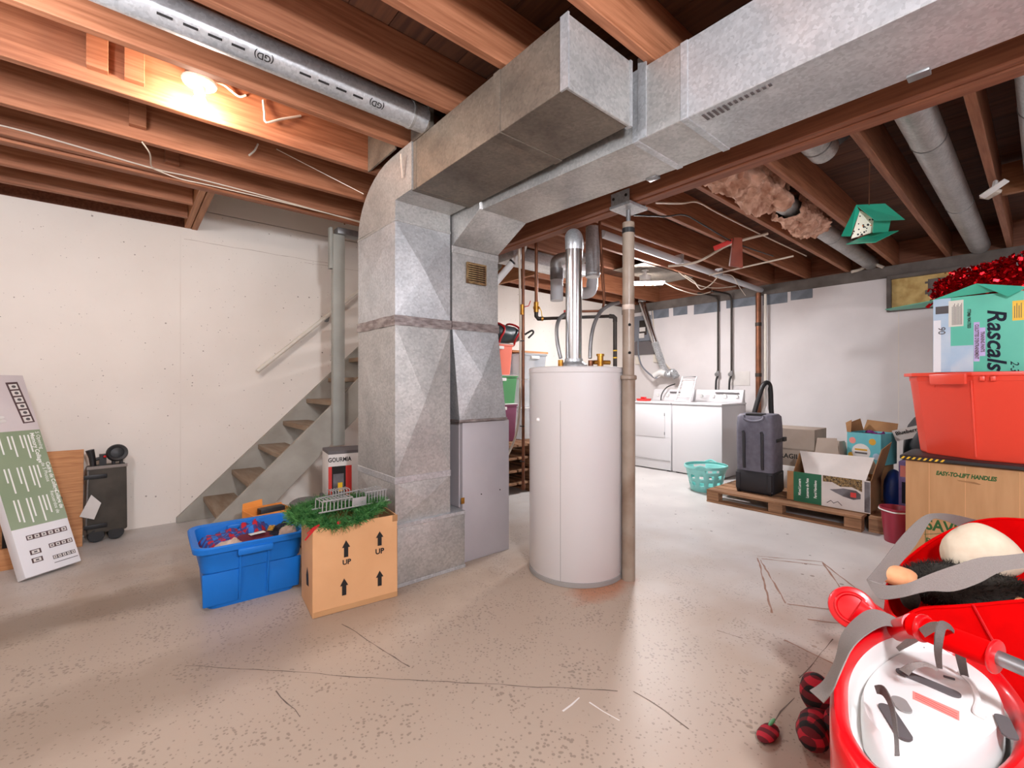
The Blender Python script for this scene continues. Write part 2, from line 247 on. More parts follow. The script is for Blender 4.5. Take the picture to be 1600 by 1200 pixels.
M = dict(
 floor=floor_mat(),
 wall=mk('wall_paint', (230,221,210), (238,230,220), rough=.75, scale=1.3, bump=.06, bscale=30, speck=[(8,.05,(120,104,92),.8),(15,.085,(140,124,112),.75),(34,.10,(150,134,122),.7)]),
 wallr=mk('wall_paint_white', (214,208,206), (226,220,218), rough=.75, scale=1.6, bump=.05, bscale=25, speck=[(6,.035,(140,130,126),.7)]),
 wallup=mk('wall_board', (226,216,204), (230,222,212), rough=.8, scale=2),
 wood=mk('joist_wood', (166,108,76), (134,80,50), rough=.62, scale=3, detail=6, stretch=(1.2,22,22), rnd=.16, bump=.05, bscale=8),
 woody=mk('trimmer_wood', (184,126,84), (152,96,58), rough=.62, scale=3, detail=6, stretch=(22,1.2,22), rnd=.14),
 beam=mk('beam_wood', (150,92,62), (120,66,40), rough=.6, scale=3, detail=6, stretch=(22,1.2,22), rnd=.10),
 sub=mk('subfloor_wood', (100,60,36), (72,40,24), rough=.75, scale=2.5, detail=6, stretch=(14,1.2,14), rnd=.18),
 sill=mk('sill_grey', (112,104,98), (88,80,74), rough=.85, scale=5, detail=7),
 sillb=mk('sill_blue', (128,134,142), (104,110,118), rough=.85, scale=6, detail=7),
 galv=galv('galvanised', (192,190,186), (168,167,164)),
 galv2=galv('galvanised_bright', (204,205,206), (178,181,183), scale=90, rough=.36),
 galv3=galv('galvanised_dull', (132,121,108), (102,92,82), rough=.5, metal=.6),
 tape=mk('foil_tape', (176,166,162), (120,108,106), rough=.35, metal=.6, scale=14, detail=8, bump=.5, bscale=30, stretch=(1,1,3)),
 tapew=mk('masking_tape', (214,198,184), (180,160,146), rough=.6, scale=18, detail=6, bump=.3, bscale=30),
 chrome=mk('polished_steel', (205,205,205), rough=.22, metal=1),
 steel=mk('steel', (160,160,160), (130,130,130), rough=.4, metal=.8, scale=10),
 dark=mk('black_plastic', (28,27,28), rough=.45),
 darkhole=mk('dark_gap', (10,9,9), rough=.9),
 furn=mk('furnace_grey', (174,168,170), (166,160,163), rough=.45, scale=3),
 tank=mk('tank_enamel', (206,201,199), rough=.28, coat=.2),
 tankring=mk('tank_ring', (146,142,138), rough=.5),
 white=mk('white_enamel', (214,212,213), rough=.3),
 whitep=mk('white_plastic', (228,226,222), rough=.45),
 offw=mk('ivory', (222,214,200), rough=.5),
 postg=mk('post_grey_paint', (160,160,152), (148,148,140), rough=.7, scale=4, speck=[(20,.04,(90,86,80),.7)]),
 stairg=mk('stair_grey_paint', (164,160,150), (148,143,132), rough=.75, scale=5, detail=8, speck=[(22,.04,(100,90,80),.7)]),
 tread=mk('tread_wood', (132,108,84), (150,132,112), rough=.75, scale=4, detail=7, stretch=(6,1,6), rnd=.08),
 colm=mk('column_paint', (150,134,118), (112,86,66), rough=.38, scale=4, detail=8, lo=.45, hi=.75, speck=[(14,.05,(96,70,50),.8)]),
 copper=mk('copper_pipe', (142,92,66), (112,72,52), rough=.42, metal=.7, scale=8),
 blackpipe=mk('black_iron', (66,58,52), (50,44,40), rough=.5, metal=.5, scale=8),
 brass=mk('brass', (198,146,62), (166,112,44), rough=.35, metal=.8, scale=20),
 red=mk('red_plastic', (214,4,16), rough=.3, coat=.3),
 redfab=mk('red_fabric', (226,0,2), (212,0,2), spec=.05, rough=.7, scale=10, bump=.05, bscale=60),
 redtote=mk('red_tote', (238,74,52), rough=.35, trans=.0, coat=.1),
 redlid=mk('red_thing', (214,60,54), rough=.5),
 bluetote=mk('blue_tote', (26,112,198), spec=.25, rough=.42, bump=.02, bscale=200),
 coral=mk('coral_tote', (236,126,104), rough=.45), green=mk('green_tote', (84,150,96), rough=.45), purple=mk('purple_tote', (126,64,92), rough=.45),
 clear=mk('clear_plastic', (226,232,238), rough=.2, trans=.6),
 card=mk('cardboard', (216,164,116), (208,156,108), rough=.8, scale=4, detail=5, bump=.05, bscale=12),
 card2=mk('cardboard_tan', (196,150,104), (186,140,94), rough=.85, scale=3, stretch=(1,8,1)),
 cardg=mk('cardboard_grey', (176,160,146), (164,148,134), rough=.85, scale=4),
 cardw=mk('white_card', (222,216,210), (212,206,200), rough=.8, scale=6),
 cardin=mk('cardboard_brown', (170,126,82), (150,108,70), rough=.85, scale=5),
 black=mk('black_ink', (26,22,20), rough=.8), greenink=mk('green_ink', (40,90,40), rough=.8), whiteink=mk('white_ink', (236,236,230), rough=.8),
 greyink=mk('grey_ink', (90,84,84), rough=.8), pinkink=mk('pink_ink', (226,140,130), rough=.8), brownink=mk('brown_ink', (84,62,62), rough=.7),
 sage=mk('sage_print', (146,160,130), (136,152,122), rough=.3, scale=2, coat=.3), paperw=mk('white_print', (228,226,228), rough=.35, coat=.3),
 mauve=mk('mauve_print', (204,192,192), (214,204,202), rough=.35, scale=2, coat=.3), mahog=mk('mahogany_print', (110,52,36), (90,40,28), rough=.4, scale=6),
 ply=mk('plywood', (204,146,96), (178,118,72), rough=.7, scale=3, detail=6, stretch=(2,1,26)),
 wagon=mk('wagon_fabric', (76,70,62), (62,57,50), rough=.8, scale=9),
 needles=mk('garland_green', (30,92,34), (84,140,70), rough=.6, scale=40, detail=2, lo=.4, hi=.65),
 redribbon=mk('red_ribbon', (190,20,28), rough=.5),
 wire=mk('grey_wire', (168,166,164), rough=.4, metal=.3),
 cable=mk('white_cable', (212,198,180), rough=.5), cableb=mk('black_cable', (34,30,28), rough=.5),
 teal=mk('teal_card', (34,158,126), (28,146,116), rough=.45, scale=3), tealbox=mk('teal_print', (84,190,160), (74,180,152), rough=.4, scale=3),
 tealp=mk('turquoise_plastic', (140,212,206), rough=.35), tealprint=mk('turquoise_print', (98,176,184), (110,188,194), rough=.5, scale=8),
 yellow=mk('yellow_print', (240,190,40), rough=.5), lilac=mk('lilac_print', (196,176,222), rough=.5), skyp=mk('pale_blue_print', (160,188,212), (196,206,216), rough=.5, scale=5),
 tinsel=mk('red_foil', (214,14,26), (170,4,14), rough=.18, metal=.85, scale=30),
 case=mk('suitcase_grey', (112,110,122), (98,96,108), rough=.6, scale=20), caseb=mk('suitcase_dark', (44,43,47), rough=.6),
 pal=mk('pallet_wood', (166,124,90), (126,90,62), rough=.8, scale=4, detail=7, stretch=(4,1,10), rnd=.12),
 maroon=mk('maroon_plastic', (150,38,58), rough=.4),
 bluebag=mk('blue_bag', (24,66,150), (16,44,110), rough=.45, scale=9), blackbag=mk('black_bag', (32,32,36), (20,20,24), rough=.5, scale=9),
 purplebox=mk('purple_print', (120,100,150), (84,64,120), rough=.5, scale=8),
 strap=mk('grey_webbing', (144,135,129), (136,127,121), rough=.85, scale=300, bump=.3, bscale=300), strapd=mk('dark_webbing', (104,96,92), (96,88,84), rough=.85, scale=300, bump=.3, bscale=300),
 fur=mk('black_fur', (34,30,24), (52,46,38), rough=.95, scale=60), cream=mk('cream_plush', (238,222,196), (230,210,182), rough=.9, scale=20, bump=.15, bscale=60), orangep=mk('orange_plush', (240,176,128), (232,160,110), rough=.9, scale=20),
 insul=mk('pink_insulation', (226,184,160), (172,124,100), rough=.95, scale=14, detail=8, bump=1, bscale=30),
 foam=mk('spray_foam', (214,186,122), (186,152,92), rough=.9, scale=12, bump=.8, bscale=16),
 fluff=mk('fluff_white', (206,194,180), (170,156,142), rough=.95, scale=20, bump=.6, bscale=20),
 faint=mk('faint_crack', (196,180,166), (170,152,138), rough=.9, scale=20),
 crack=mk('floor_crack', (96,82,72), (120,106,96), rough=.9, scale=20), rust=mk('rust_line', (150,112,92), (164,134,118), rough=.8, scale=14), scuff=mk('white_scuff', (222,216,210), rough=.6),
 rusty=mk('rusty_grille', (150,124,84), (96,66,40), rough=.7, metal=.3, scale=25),
 panelg=mk('panel_grey', (120,124,132), rough=.5), panelb=mk('panel_board', (104,98,98), rough=.7),
 greyduct=mk('pvc_grey', (196,196,198), rough=.4), brownhang=mk('red_brown_wood', (148,72,50), (128,58,40), rough=.6, scale=6),
 plaidrb=plaid('plaid_red_black', (176,26,44), (96,16,24), (22,14,14), 23, (0,2)), plaidbl=plaid('plaid_red_blue', (180,24,40), (70,60,120), (40,110,190), 20, (0,1)),
 burg=mk('burgundy_cloth', (104,34,48), (92,28,42), rough=.9, scale=20), navy=mk('navy_cloth', (28,30,50), (22,24,40), rough=.9, scale=20), beige=mk('beige_cloth', (196,172,156), (180,156,140), rough=.9, scale=20), mustard=mk('mustard_print', (212,160,50), rough=.8),
 magenta=mk('magenta_cloth', (120,20,110), (90,10,90), rough=.8, scale=50), orangeb=mk('orange_box', (228,142,62), (216,128,50), rough=.6, scale=6),
 glassd=mk('glass_print', (130,128,132), (70,62,62), rough=.4, scale=6), gold=mk('glitter_print', (150,120,70), (60,44,24), rough=.4, scale=60, detail=2, speck=[(160,.25,(236,220,170),1)]),
 leopard=mk('leopard_print', (236,226,206), rough=.6, speck=[(60,.42,(40,34,34),1),(34,.2,(206,110,40),1)]),
 bulb=mk('bulb_glow', (255,232,212), emit=L_BULB), shop=mk('shop_light_glow', (250,246,248), emit=L_SHOP), globe=mk('fill_glow', (242,246,255), emit=L_FILL), globe2=mk('fill_glow_cool', (242,246,255), emit=L_FILL2),
 globe3=mk('fill_glow_left', (244,246,255), emit=L_FILL3),  # the globe glows belong to the added fill lamps
 porcelain=mk('porcelain', (240,232,220), rough=.3),
 greenb=mk('green_print', (28,104,70), (22,92,62), rough=.5, scale=6), garment=mk('dark_bag_green', (34,48,50), (50,66,70), rough=.4, scale=9),
)
# ================================================================== STRUCTURE
XW, YW, ZJ, ZS = 6.75, 4.9, 2.57, 2.83          # right wall, stair wall, joist underside, subfloor underside
X0, Y0 = -2.6, -2.6
flo = MB().box(X0, XW, Y0, YW, -.1, 0).build('floor', M['floor'], kind='structure', smooth=0)
def floor_line(name, pts, wd, mat, jit=.004, z=.0007):
    P = [at(x, y, Z=0) for x, y in pts]; Q = []
    for a, b in zip(P[:-1], P[1:]):
        n = max(2, int((b-a).length / .05))
        for k in range(n): Q.append(a.lerp(b, k / n))
    Q.append(P[-1]); L_, R_ = [], []
    for i, p in enumerate(Q):
        d = Q[min(i+1, len(Q)-1)] - Q[max(i-1, 0)]; nn = Vector((-d.y, d.x, 0)).normalized()
        o = nn * random.uniform(-jit, jit); hw = wd * random.uniform(.3, 1) * .5
        L_.append(p + o + nn*hw + V(0,0,z)); R_.append(p + o - nn*hw + V(0,0,z))
    m = MB()
    m.loft([[a, b] for a, b in zip(L_, R_)], False, False, closed=False)
    return m.build(name, mat, flo, smooth=0)
for p in ([(290,1040),(420,1047),(560,1058),(760,1069),(965,1080)], [(535,975),(575,1000),(640,1042)], [(430,1080),(470,1120)], [(990,1080),(1040,1110),(1075,1140)], [(1120,985),(1160,998)], [(1250,1060),(1300,998)], [(1190,1150),(1240,1090)]):
    floor_line('floor_crack', p, .006, M['crack'])
for p in ([(1183,869),(1285,878)], [(1190,873),(1287,884)], [(1184,872),(1206,958)], [(1188,875),(1228,943)], [(1286,880),(1318,925)], [(1284,878),(1335,918)], [(1230,944),(1318,955)], [(1225,1000),(1305,1038)], [(1262,968),(1310,974)]):
    floor_line('rust_mark', p, .013, M['rust'], .003, .0009)
for p in ([(880,1112),(905,1090)], [(920,1098),(968,1126)]): floor_line('scuff_mark', p, .008, M['scuff'], .003)
# stair wall: concrete, and the framed stairwell wall above it
wl = MB().box(X0, XW, YW, YW+.2, 0, ZJ).box(.5, 3.9, YW, YW+.2, ZJ, 2.745).build('wall_left', M['wall'], kind='structure', smooth=0)
wu = MB().box(.5, 3.9, YW-.004, YW+.2, 2.752, 4.3).build('wall_stairwell', M['wallup'], kind='structure', smooth=0)
MB().box(.49, .5, 3.87, YW, ZS, 4.3).box(3.9, 3.92, 3.87, YW, ZS, 4.3).box(.49, 3.92, 3.85, 3.87, ZS, 4.3).box(.49, 3.92, 3.85, YW+.2, 4.3, 4.34).build('wall_stairwell_upper', M['wallup'], kind='structure', smooth=0)
for px in (282,):
    a = at(px, 400, Y=YW - .001); MB().box(a.x-.004, a.x+.004, YW-.0015, YW, 0, 2.5).build('form_seam', M['wallup'], wl, smooth=0)
for (xa, xb, z) in ((.4, 1.7, 2.47), (1.4, 2.0, 2.44)):
    m = MB(); n = 24; Lp = []; Rp = []
    for k in range(n+1):
        x = xa + (xb-xa)*k/n; zz = z + .012*noise.noise(V(x*6, z, 3)); h = .001 + .002*abs(noise.noise(V(x*17, z, 1))); Lp.append((x, YW-.001, zz-h)); Rp.append((x, YW-.001, zz+h))
    m.loft([[a, b] for a, b in zip(Lp, Rp)], False, False, closed=False).build('wall_crack', M['faint'], wl, smooth=0)
wr = MB().box(XW, XW+.2, Y0, YW, 0, 2.43).build('wall_right', M['wallr'], kind='structure', smooth=0)
MB().box(XW-.004, XW+.2, Y0, YW, 2.432, ZJ-.002).build('trim_1', M['sill'], kind='structure', smooth=0)
MB().box(XW+.12, XW+.2, Y0, YW, ZJ, 2.9).build('trim_2', M['beam'], kind='structure', smooth=0)
for y0, y1, z0 in ((1.95,2.2,2.31),(2.24,2.55,2.29),(2.62,3.05,2.31),(3.14,3.55,2.28),(3.66,3.9,2.30),(3.98,4.3,2.29)):
    MB().box(XW-.006, XW, y0, y1, z0, 2.43).jitter(.004, 9).build('bare_patch', M['sillb'], wr, smooth=0)
for px in (1404,):
    a = at(px, 560, X=XW); MB().box(XW-.0015, XW, a.y-.004, a.y+.004, 0, 2.4).build('form_seam', M['sill'], wr, smooth=0).data.materials[0] = M['wallup']
MB().box(X0-.2, .49, YW+.12, YW+.2, ZJ, 2.9).box(3.95, XW+.2, YW+.12, YW+.2, ZJ, 2.9).build('trim_3', M['beam'], kind='structure', smooth=0)
MB().box(X0-.2, X0, Y0, YW, 0, 2.9).build('wall_front', M['wall'], kind='structure', smooth=0)
MB().box(X0, XW, Y0-.2, Y0, 0, 2.9).build('wall_back', M['wallr'], kind='structure', smooth=0)
# small boxed-in window on the right wall
wi = MB().box(XW-.012, XW-.006, .58, 1.15, 2.07, 2.40).build('window_1', M['sill'], kind='structure', smooth=0)
for y0, y1, z0, z1 in ((1.15,1.19,2.03,2.44),(.54,.58,2.03,2.44),(.58,1.15,2.40,2.44),(.58,1.15,2.03,2.07)):
    MB().box(XW-.07, XW-.002, y0, y1, z0, z1).build('window_frame', M['sill'], wi, bev=.004)
m = MB(); n = 24; rows = 14                                              # yellow spray foam, torn open on one side
g = [[None]*(n+1) for _ in range(rows+1)]
for i in range(rows+1):
    for j in range(n+1):
        y = 1.15 - .57*j/n; z = 2.07 + .33*i/rows; g[i][j] = (XW-.022-.02*noise.noise(V(y*14, z*14, 2)), y, z)
fs = []; 
for i in range(rows):
    for j in range(n):
        c = g[i][j]; t = (1.15-c[1])/.57; u = (c[2]-2.07)/.33
        if t > .5 + .06*noise.noise(V(u*6, 1, 1)) and .22 + .1*noise.noise(V(t*8, 2, 0)) < u < .84: continue
        fs.append((i*(n+1)+j, i*(n+1)+j+1, (i+1)*(n+1)+j+1, (i+1)*(n+1)+j))
m.add([p for r in g for p in r], fs).build('foam_fill', M['foam'], wi)
# ceiling: subfloor boards and joists
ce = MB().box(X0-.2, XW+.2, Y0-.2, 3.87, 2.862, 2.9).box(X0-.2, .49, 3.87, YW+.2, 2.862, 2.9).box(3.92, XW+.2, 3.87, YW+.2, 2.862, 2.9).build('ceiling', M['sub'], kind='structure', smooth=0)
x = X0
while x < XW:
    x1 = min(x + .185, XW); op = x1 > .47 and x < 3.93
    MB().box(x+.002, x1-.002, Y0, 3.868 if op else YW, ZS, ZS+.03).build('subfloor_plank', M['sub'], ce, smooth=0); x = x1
def joist(xa, xb, y, z0=ZJ, mat='wood'):
    MB().box(xa, xb, y-.021, y+.021, z0, ZS-.001).build('joist', M[mat], ce, bev=.003, seg=1)
for y in [1.09-.435*k for k in range(1, 9)] + [1.09, 1.522, 1.957, 2.41, 2.843, 3.32]: joist(X0, 2.40, y)
joist(X0, 3.95, 3.73); joist(X0, 3.95, 3.80, ZJ-.012); joist(X0, 3.95, 3.846, ZJ-.006)
for y in (4.235, 4.60): joist(X0, .40, y)
for xx in (.425, .475): MB().box(xx-.022, xx+.022, 3.87, YW, ZJ-.004*(xx > .45), ZS-.001).build('joist', M['woody'], ce, bev=.003, seg=1)
MB().box(3.905, 3.95, 3.87, YW, ZJ, ZS-.001).build('joist', M['woody'], ce, bev=.003, seg=1)
for k in range(-6, 11):
    y = .235 + .445*k
    if 3.7 < y < 3.86: continue
    joist(2.32 if y < 3.8 else 3.95, XW+.1, y + .045*0)
for (x, ya, yb) in ((.0, 2.782, 0), (.02, 3.259, 0), (.20, 3.668, 0), (-.13, 2.782, 0)):       # blocking strips near the lamp
    MB().box(x, x+.075, ya, ya+.038, ZJ+.06, ZS-.002).build('blocking', M['wood'], ce, bev=.002, seg=1)
MB().box(4.9, 4.945, -.19, .21, ZJ+.02, ZS-.02).build('blocking', M['woody'], ce, smooth=0)
# built-up beam
be = thing('support_beam', (2.36, 0, 2.287), 'long built-up wooden beam beside the ceiling duct, resting on the steel column', 'beam')
for xa, xb, z0 in ((2.286, 2.33, 2.293), (2.334, 2.388, 2.287), (2.392, 2.436, 2.297)):
    MB().box(xa, xb, Y0, 3.70, z0, ZJ-.001).build('ply', M['beam'], be, bev=.003, seg=1)
# ================================================================== LAMPS
def porcelain_lamp(x, y, z, label, mat):
    t = thing('ceiling_lamp', (x, y, z), label, 'lamp')
    MB().lathe([(.055,.075),(.058,.07),(.058,.03),(.05,.028)], 24, (x, y, z)).build('junction_box', M['steel'], t)
    MB().lathe([(.04,.03),(.072,.028),(.075,.02),(.07,.010),(.04,.0),(.03,-.004)], 28, (x, y, z)).build('lamp_holder', M['porcelain'], t)
    MB().lathe([(.024,-.003),(.026,-.02),(.024,-.035),(.018,-.036)], 20, (x, y, z)).build('socket', M['porcelain'], t)
    MB().lathe([(.014,-.037),(.02,-.05),(.032,-.075),(.035,-.095),(.032,-.113),(.02,-.127),(.004,-.132)], 20, (x, y, z)).build('bulb', M[mat], t, smooth=60)
bx_ = at(312, 135, Z=2.66)
porcelain_lamp(bx_.x, bx_.y, 2.66, 'bare lit bulb in a round white porcelain holder between the ceiling joists', 'bulb')
lp = at(1008, 443, Z=2.40)
t = thing('shop_light', lp, 'bright white twin-head light under the far joists above the dryer', 'lamp')
MB().box(lp.x-.05, lp.x+.05, lp.y-.05, lp.y+.05, lp.z+.03, lp.z+.10).build('housing', M['whitep'], t, bev=.01)
MB().cyl(lp+V(0,0,-.01), lp+V(0,0,.03), .03).build('socket', M['whitep'], t)
for s in (-1, 1):
    q = lp + V(.11*s*.7, -.11*s*.7, 0); dd = V(.7, -.7, 0)
    MB(basis(q, dd, V(.7,.7,0))).box(-.10, .10, -.045, .045, -.012, .010).build('light_panel', M['shop'], t, bev=.003)
    MB(basis(q, dd, V(.7,.7,0))).box(-.112, .112, -.056, .056, .011, .022).build('top_shield', M['whitep'], t, bev=.003)  # added top plate, keeps the panel's direct light off the joists
MB().box(lp.x-.01, lp.x+.01, lp.y-.01, lp.y+.01, lp.z+.1, ZJ-.009).box(lp.x-.03, lp.x+.03, lp.y-.03, lp.y+.03, ZJ-.018, ZJ-.009).build('stem', M['whitep'], t)
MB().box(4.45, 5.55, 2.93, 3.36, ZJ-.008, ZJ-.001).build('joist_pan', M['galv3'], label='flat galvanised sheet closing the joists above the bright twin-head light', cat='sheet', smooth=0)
def add_fill_lamp(x, y, z, r, mat, label):  # fill lamps added out of view to lift the room's brightness
    t = thing('added_fill_lamp', (x, y, z), label, 'lamp')
    MB().ball((x, y, z), r, n=24, m=16).build('globe', M[mat], t, smooth=80)
    MB().lathe([(.03,0),(.035,.05),(.02,.07)], 16, (x, y, z+r)).build('cap', M['whitep'], t)
    MB().cyl((x, y, z+r+.07), (x, y, ZJ+.2), .004, 8).build('cord', M['cable'], t)
add_fill_lamp(.4, -.6, 2.05, .11, 'globe', 'added fill globe lamp on a cord behind the camera, near the back wall')
add_fill_lamp(3.0, -1.7, 2.2, .12, 'globe2', 'added fill globe lamp on a cord behind the red bag')
add_fill_lamp(-.6, 1.85, 2.3, .12, 'globe3', 'added fill globe lamp on a cord left of the camera')
# ================================================================== DUCTWORK AND FURNACE
def xpanel(m, a, b, c, d, h, nn):
    """sheet metal face with a cross break: four triangles meeting in a proud middle"""
    a, b, c, d = map(Vector, (a, b, c, d)); nn = Vector(nn)
    m.add([a, b, c, d, (a+b+c+d)/4 + nn*h], [(0,1,4),(1,2,4),(2,3,4),(3,0,4)])
def duct_section(name, parent, lo, hi, mat, h=.008, tight=1):
    """lo/hi: (x0,x1,y0,y1,z): a straight or tapered vertical run with cross-broken faces"""
    x0,x1,y0,y1,z0 = lo; u0,u1,w0,w1,z1 = hi; m = MB()
    A = [V(x0,y0,z0),V(x1,y0,z0),V(x1,y1,z0),V(x0,y1,z0)]; B = [V(u0,w0,z1),V(u1,w0,z1),V(u1,w1,z1),V(u0,w1,z1)]
    for i, nn in enumerate(((0,-1,0),(1,0,0),(0,1,0),(-1,0,0))):
        j = (i+1) % 4; xpanel(m, A[i], A[j], B[j], B[i], .004 if i == tight else h, nn)
    m.add(A, [(3,2,1,0)]); m.add(B, [(0,1,2,3)])
    return m.build(name, M[mat], parent, smooth=0)
def band(parent, x0, x1, y0, y1, z0, z1, mat, e=.006, name='seam_band', jit=0):
    m = MB(); n = 10
    if jit:
        per = []
        for (a, b) in (((x0-e,y0-e),(x1+e,y0-e)),((x1+e,y0-e),(x1+e,y1+e)),((x1+e,y1+e),(x0-e,y1+e)),((x0-e,y1+e),(x0-e,y0-e))):
            for k in range(n): per.append((a[0]+(b[0]-a[0])*k/n, a[1]+(b[1]-a[1])*k/n))
        rr = []
        for t_ in (0, .25, .5, .75, 1):
            rr.append([V(px, py, z0 + (z1-z0)*t_) + noise.noise_vector(V(px*30, py*30, t_*5))*jit for px, py in per])
        m.loft(rr)
    else: m.box(x0-e, x1+e, y0-e, y1+e, z0, z1)
    return m.build(name, M[mat], parent, bev=0 if jit else .002, seg=1)
AX0, AX1, AY0, AY1 = 1.222, 1.605, 2.50, 3.06
pa = thing('supply_plenum', ((AX0+AX1)/2, 2.78, 0), 'tall galvanised duct column rising from the floor to the ceiling duct behind the garland box', 'duct')
MB().box(1.222, 1.70, 2.47, 3.05, 0, .365).build('base_box', M['galv'], pa, bev=.004)
band(pa, 1.222, 1.70, 2.47, 3.05, .35, .372, 'galv2', .004)
band(pa, 1.222, 1.70, 2.47, 3.05, 0, .02, 'galv2', .004)
duct_section('lower_section', pa, (AX0,AX1,AY0,AY1,.372), (AX0,AX1,AY0,AY1,.61), 'galv', .016)
band(pa, AX0, AX1, AY0, AY1, .605, .645, 'galv2', .004)
duct_section('middle_section', pa, (AX0,AX1,AY0,AY1,.645), (AX0,AX1,AY0,AY1,1.555), 'galv', .024)
band(pa, AX0, AX1, AY0, AY1, 1.55, 1.61, 'tape', .006, 'tape_band', .006)
duct_section('upper_section', pa, (AX0,AX1,AY0,AY1,1.61), (AX0,AX1,AY0,AY1,2.17), 'galv2', .02)
band(pa, AX0, AX1, AY0, AY1, 2.168, 2.185, 'galv', .004)
prof = [(AX0, AY0, 2.185), (AX0, AY0, 2.29), (AX0, 2.30, 2.29), (AX0, 2.30, 2.558)] + [(AX0, 2.55 + .51*math.sin(a), 2.19 + .368*math.cos(a)) for a in [math.radians(x) for x in range(0, 91, 10)]]
MB().prism(prof, (AX1-AX0, 0, 0)).build('elbow', M['galv'], pa, smooth=20)
for (x, y, z, d) in ((1.19, 2.36, 2.50, .12),):
    MB().slab((x,y,z),(x,y+.012,z),(x+.02,y+.03,z-d),(x+.02,y+.018,z-d),.002).build('hanger_strap', M['tapew'], pa, smooth=0)
da = thing('trunk_duct', (1.43, 1.6, 2.288), 'wide galvanised box duct with a closed end hanging below the joists, nearest duct', 'duct')
DX0, DX1 = 1.236, 1.62
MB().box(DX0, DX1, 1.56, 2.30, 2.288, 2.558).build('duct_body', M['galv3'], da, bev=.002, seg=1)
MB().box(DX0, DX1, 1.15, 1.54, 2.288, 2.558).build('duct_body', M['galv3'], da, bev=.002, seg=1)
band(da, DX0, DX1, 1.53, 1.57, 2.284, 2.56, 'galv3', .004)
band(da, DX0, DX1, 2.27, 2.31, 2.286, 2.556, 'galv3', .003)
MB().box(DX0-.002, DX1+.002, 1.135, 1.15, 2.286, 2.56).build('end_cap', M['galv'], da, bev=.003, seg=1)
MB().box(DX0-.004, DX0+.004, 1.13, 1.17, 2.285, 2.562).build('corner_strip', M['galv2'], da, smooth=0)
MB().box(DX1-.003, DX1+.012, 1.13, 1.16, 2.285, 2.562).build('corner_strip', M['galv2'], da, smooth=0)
# furnace with its own plenum and trunk
fu = thing('furnace', (1.92, 2.85, 0), 'grey sheet metal furnace cabinet between the duct column and the water heater', 'furnace')
MB().box(1.722, 2.13, 2.53, 3.22, 0, .942).build('cabinet', M['furn'], fu, bev=.006)
MB().box(1.712, 1.722, 2.56, 3.2, .37, .94).build('side_panel', M['furn'], fu, smooth=0)
MB().box(1.71, 1.735, 2.525, 2.53, .40, .44).build('clip', M['brass'], fu, smooth=0)
for px, py in ((723, 780), (752, 772), (781, 765)):
    p = at(px, py, Y=2.53); MB().cyl(p, p + V(0,-.004,0), .004, 8).build('screw', M['blackpipe'], fu)
pb = thing('return_plenum', (1.85, 2.8, .945), 'tapered galvanised plenum with a small rusty grille standing on the grey furnace', 'duct')
BX0, BX1 = 1.622, 2.0
duct_section('lower_section', pb, (1.69,2.09,2.515,3.1,.955), (BX0,BX1,2.50,3.06,1.565), 'galv2', .03, 3)
band(pb, 1.69, 2.09, 2.515, 3.1, .944, .962, 'tape', .006, 'tape_band')
band(pb, BX0, BX1, AY0, AY1, 1.555, 1.61, 'tape', .006, 'tape_band', .005)
duct_section('upper_section', pb, (BX0,BX1,2.50,3.06,1.61), (BX0,BX1,2.50,3.06,2.06), 'galv', .006, 3)
band(pb, BX0, BX1, AY0, AY1, 2.055, 2.10, 'galv', .004)
g0 = at(729, 409, Y=2.487); g1 = at(759, 447, Y=2.487)
MB().box(g0.x+.004, g1.x-.004, 2.488, 2.493, g1.z+.004, g0.z-.004).build('grille_backing', M['darkhole'], pb, smooth=0)
gm = MB().box(g0.x, g1.x, 2.478, 2.492, g0.z-.012, g0.z).box(g0.x, g1.x, 2.478, 2.492, g1.z, g1.z+.012).box(g0.x, g0.x+.01, 2.478, 2.492, g1.z+.012, g0.z-.012).box(g1.x-.01, g1.x, 2.478, 2.492, g1.z+.012, g0.z-.012).build('grille_frame', M['rusty'], pb, smooth=0)
for k in range(9):
    z = g1.z + .012 + (g0.z - g1.z - .024) * k / 8
    MB().box(g0.x+.009, g1.x-.009, 2.476, 2.487, z-.0045, z+.0035).build('louvre', M['rusty'], gm, smooth=0)
db = thing('long_ceiling_duct', (1.87, 1.0, 2.25), 'long bright galvanised duct running along the wooden beam over the steel column', 'duct')
MB().prism([(BX0, 2.5, 2.1), (BX0, 3.06, 2.1), (BX0, 3.06, 2.555), (BX0, 2.2, 2.555), (BX0, 2.2, 2.25)], (BX1-BX0, 0, 0)).build('elbow', M['galv'], db, bev=.003, seg=1)
A = [V(1.64, 2.2, 2.25), V(2.0, 2.2, 2.25), V(2.0, 2.2, 2.556), V(1.64, 2.2, 2.556)]; B = [V(1.69, 1.16, 2.25), V(2.055, 1.16, 2.25), V(2.055, 1.16, 2.556), V(1.69, 1.16, 2.556)]
MB().loft([A, B]).build('taper_section', M['galv'], db, smooth=0)
MB().box(1.69, 2.055, .94, 1.15, 2.25, 2.556).build('short_section', M['galv'], db, bev=.003, seg=1)
MB().box(1.69, 2.055, Y0+.02, .92, 2.25, 2.558).build('long_section', M['galv2'], db, bev=.003, seg=1)
for y in (1.155, .93): band(db, 1.69, 2.055, y-.012, y+.012, 2.247, 2.558, 'galv2', .004)
MB().box(1.683, 1.692, 1.10, 1.14, 2.25, 2.60).build('hanger_strap', M['galv2'], db, smooth=0)
for y in (1.30, .28): MB().box(2.03, 2.075, y-.03, y+.03, 2.243, 2.262).build('hanger_clip', M['steel'], db, bev=.003)
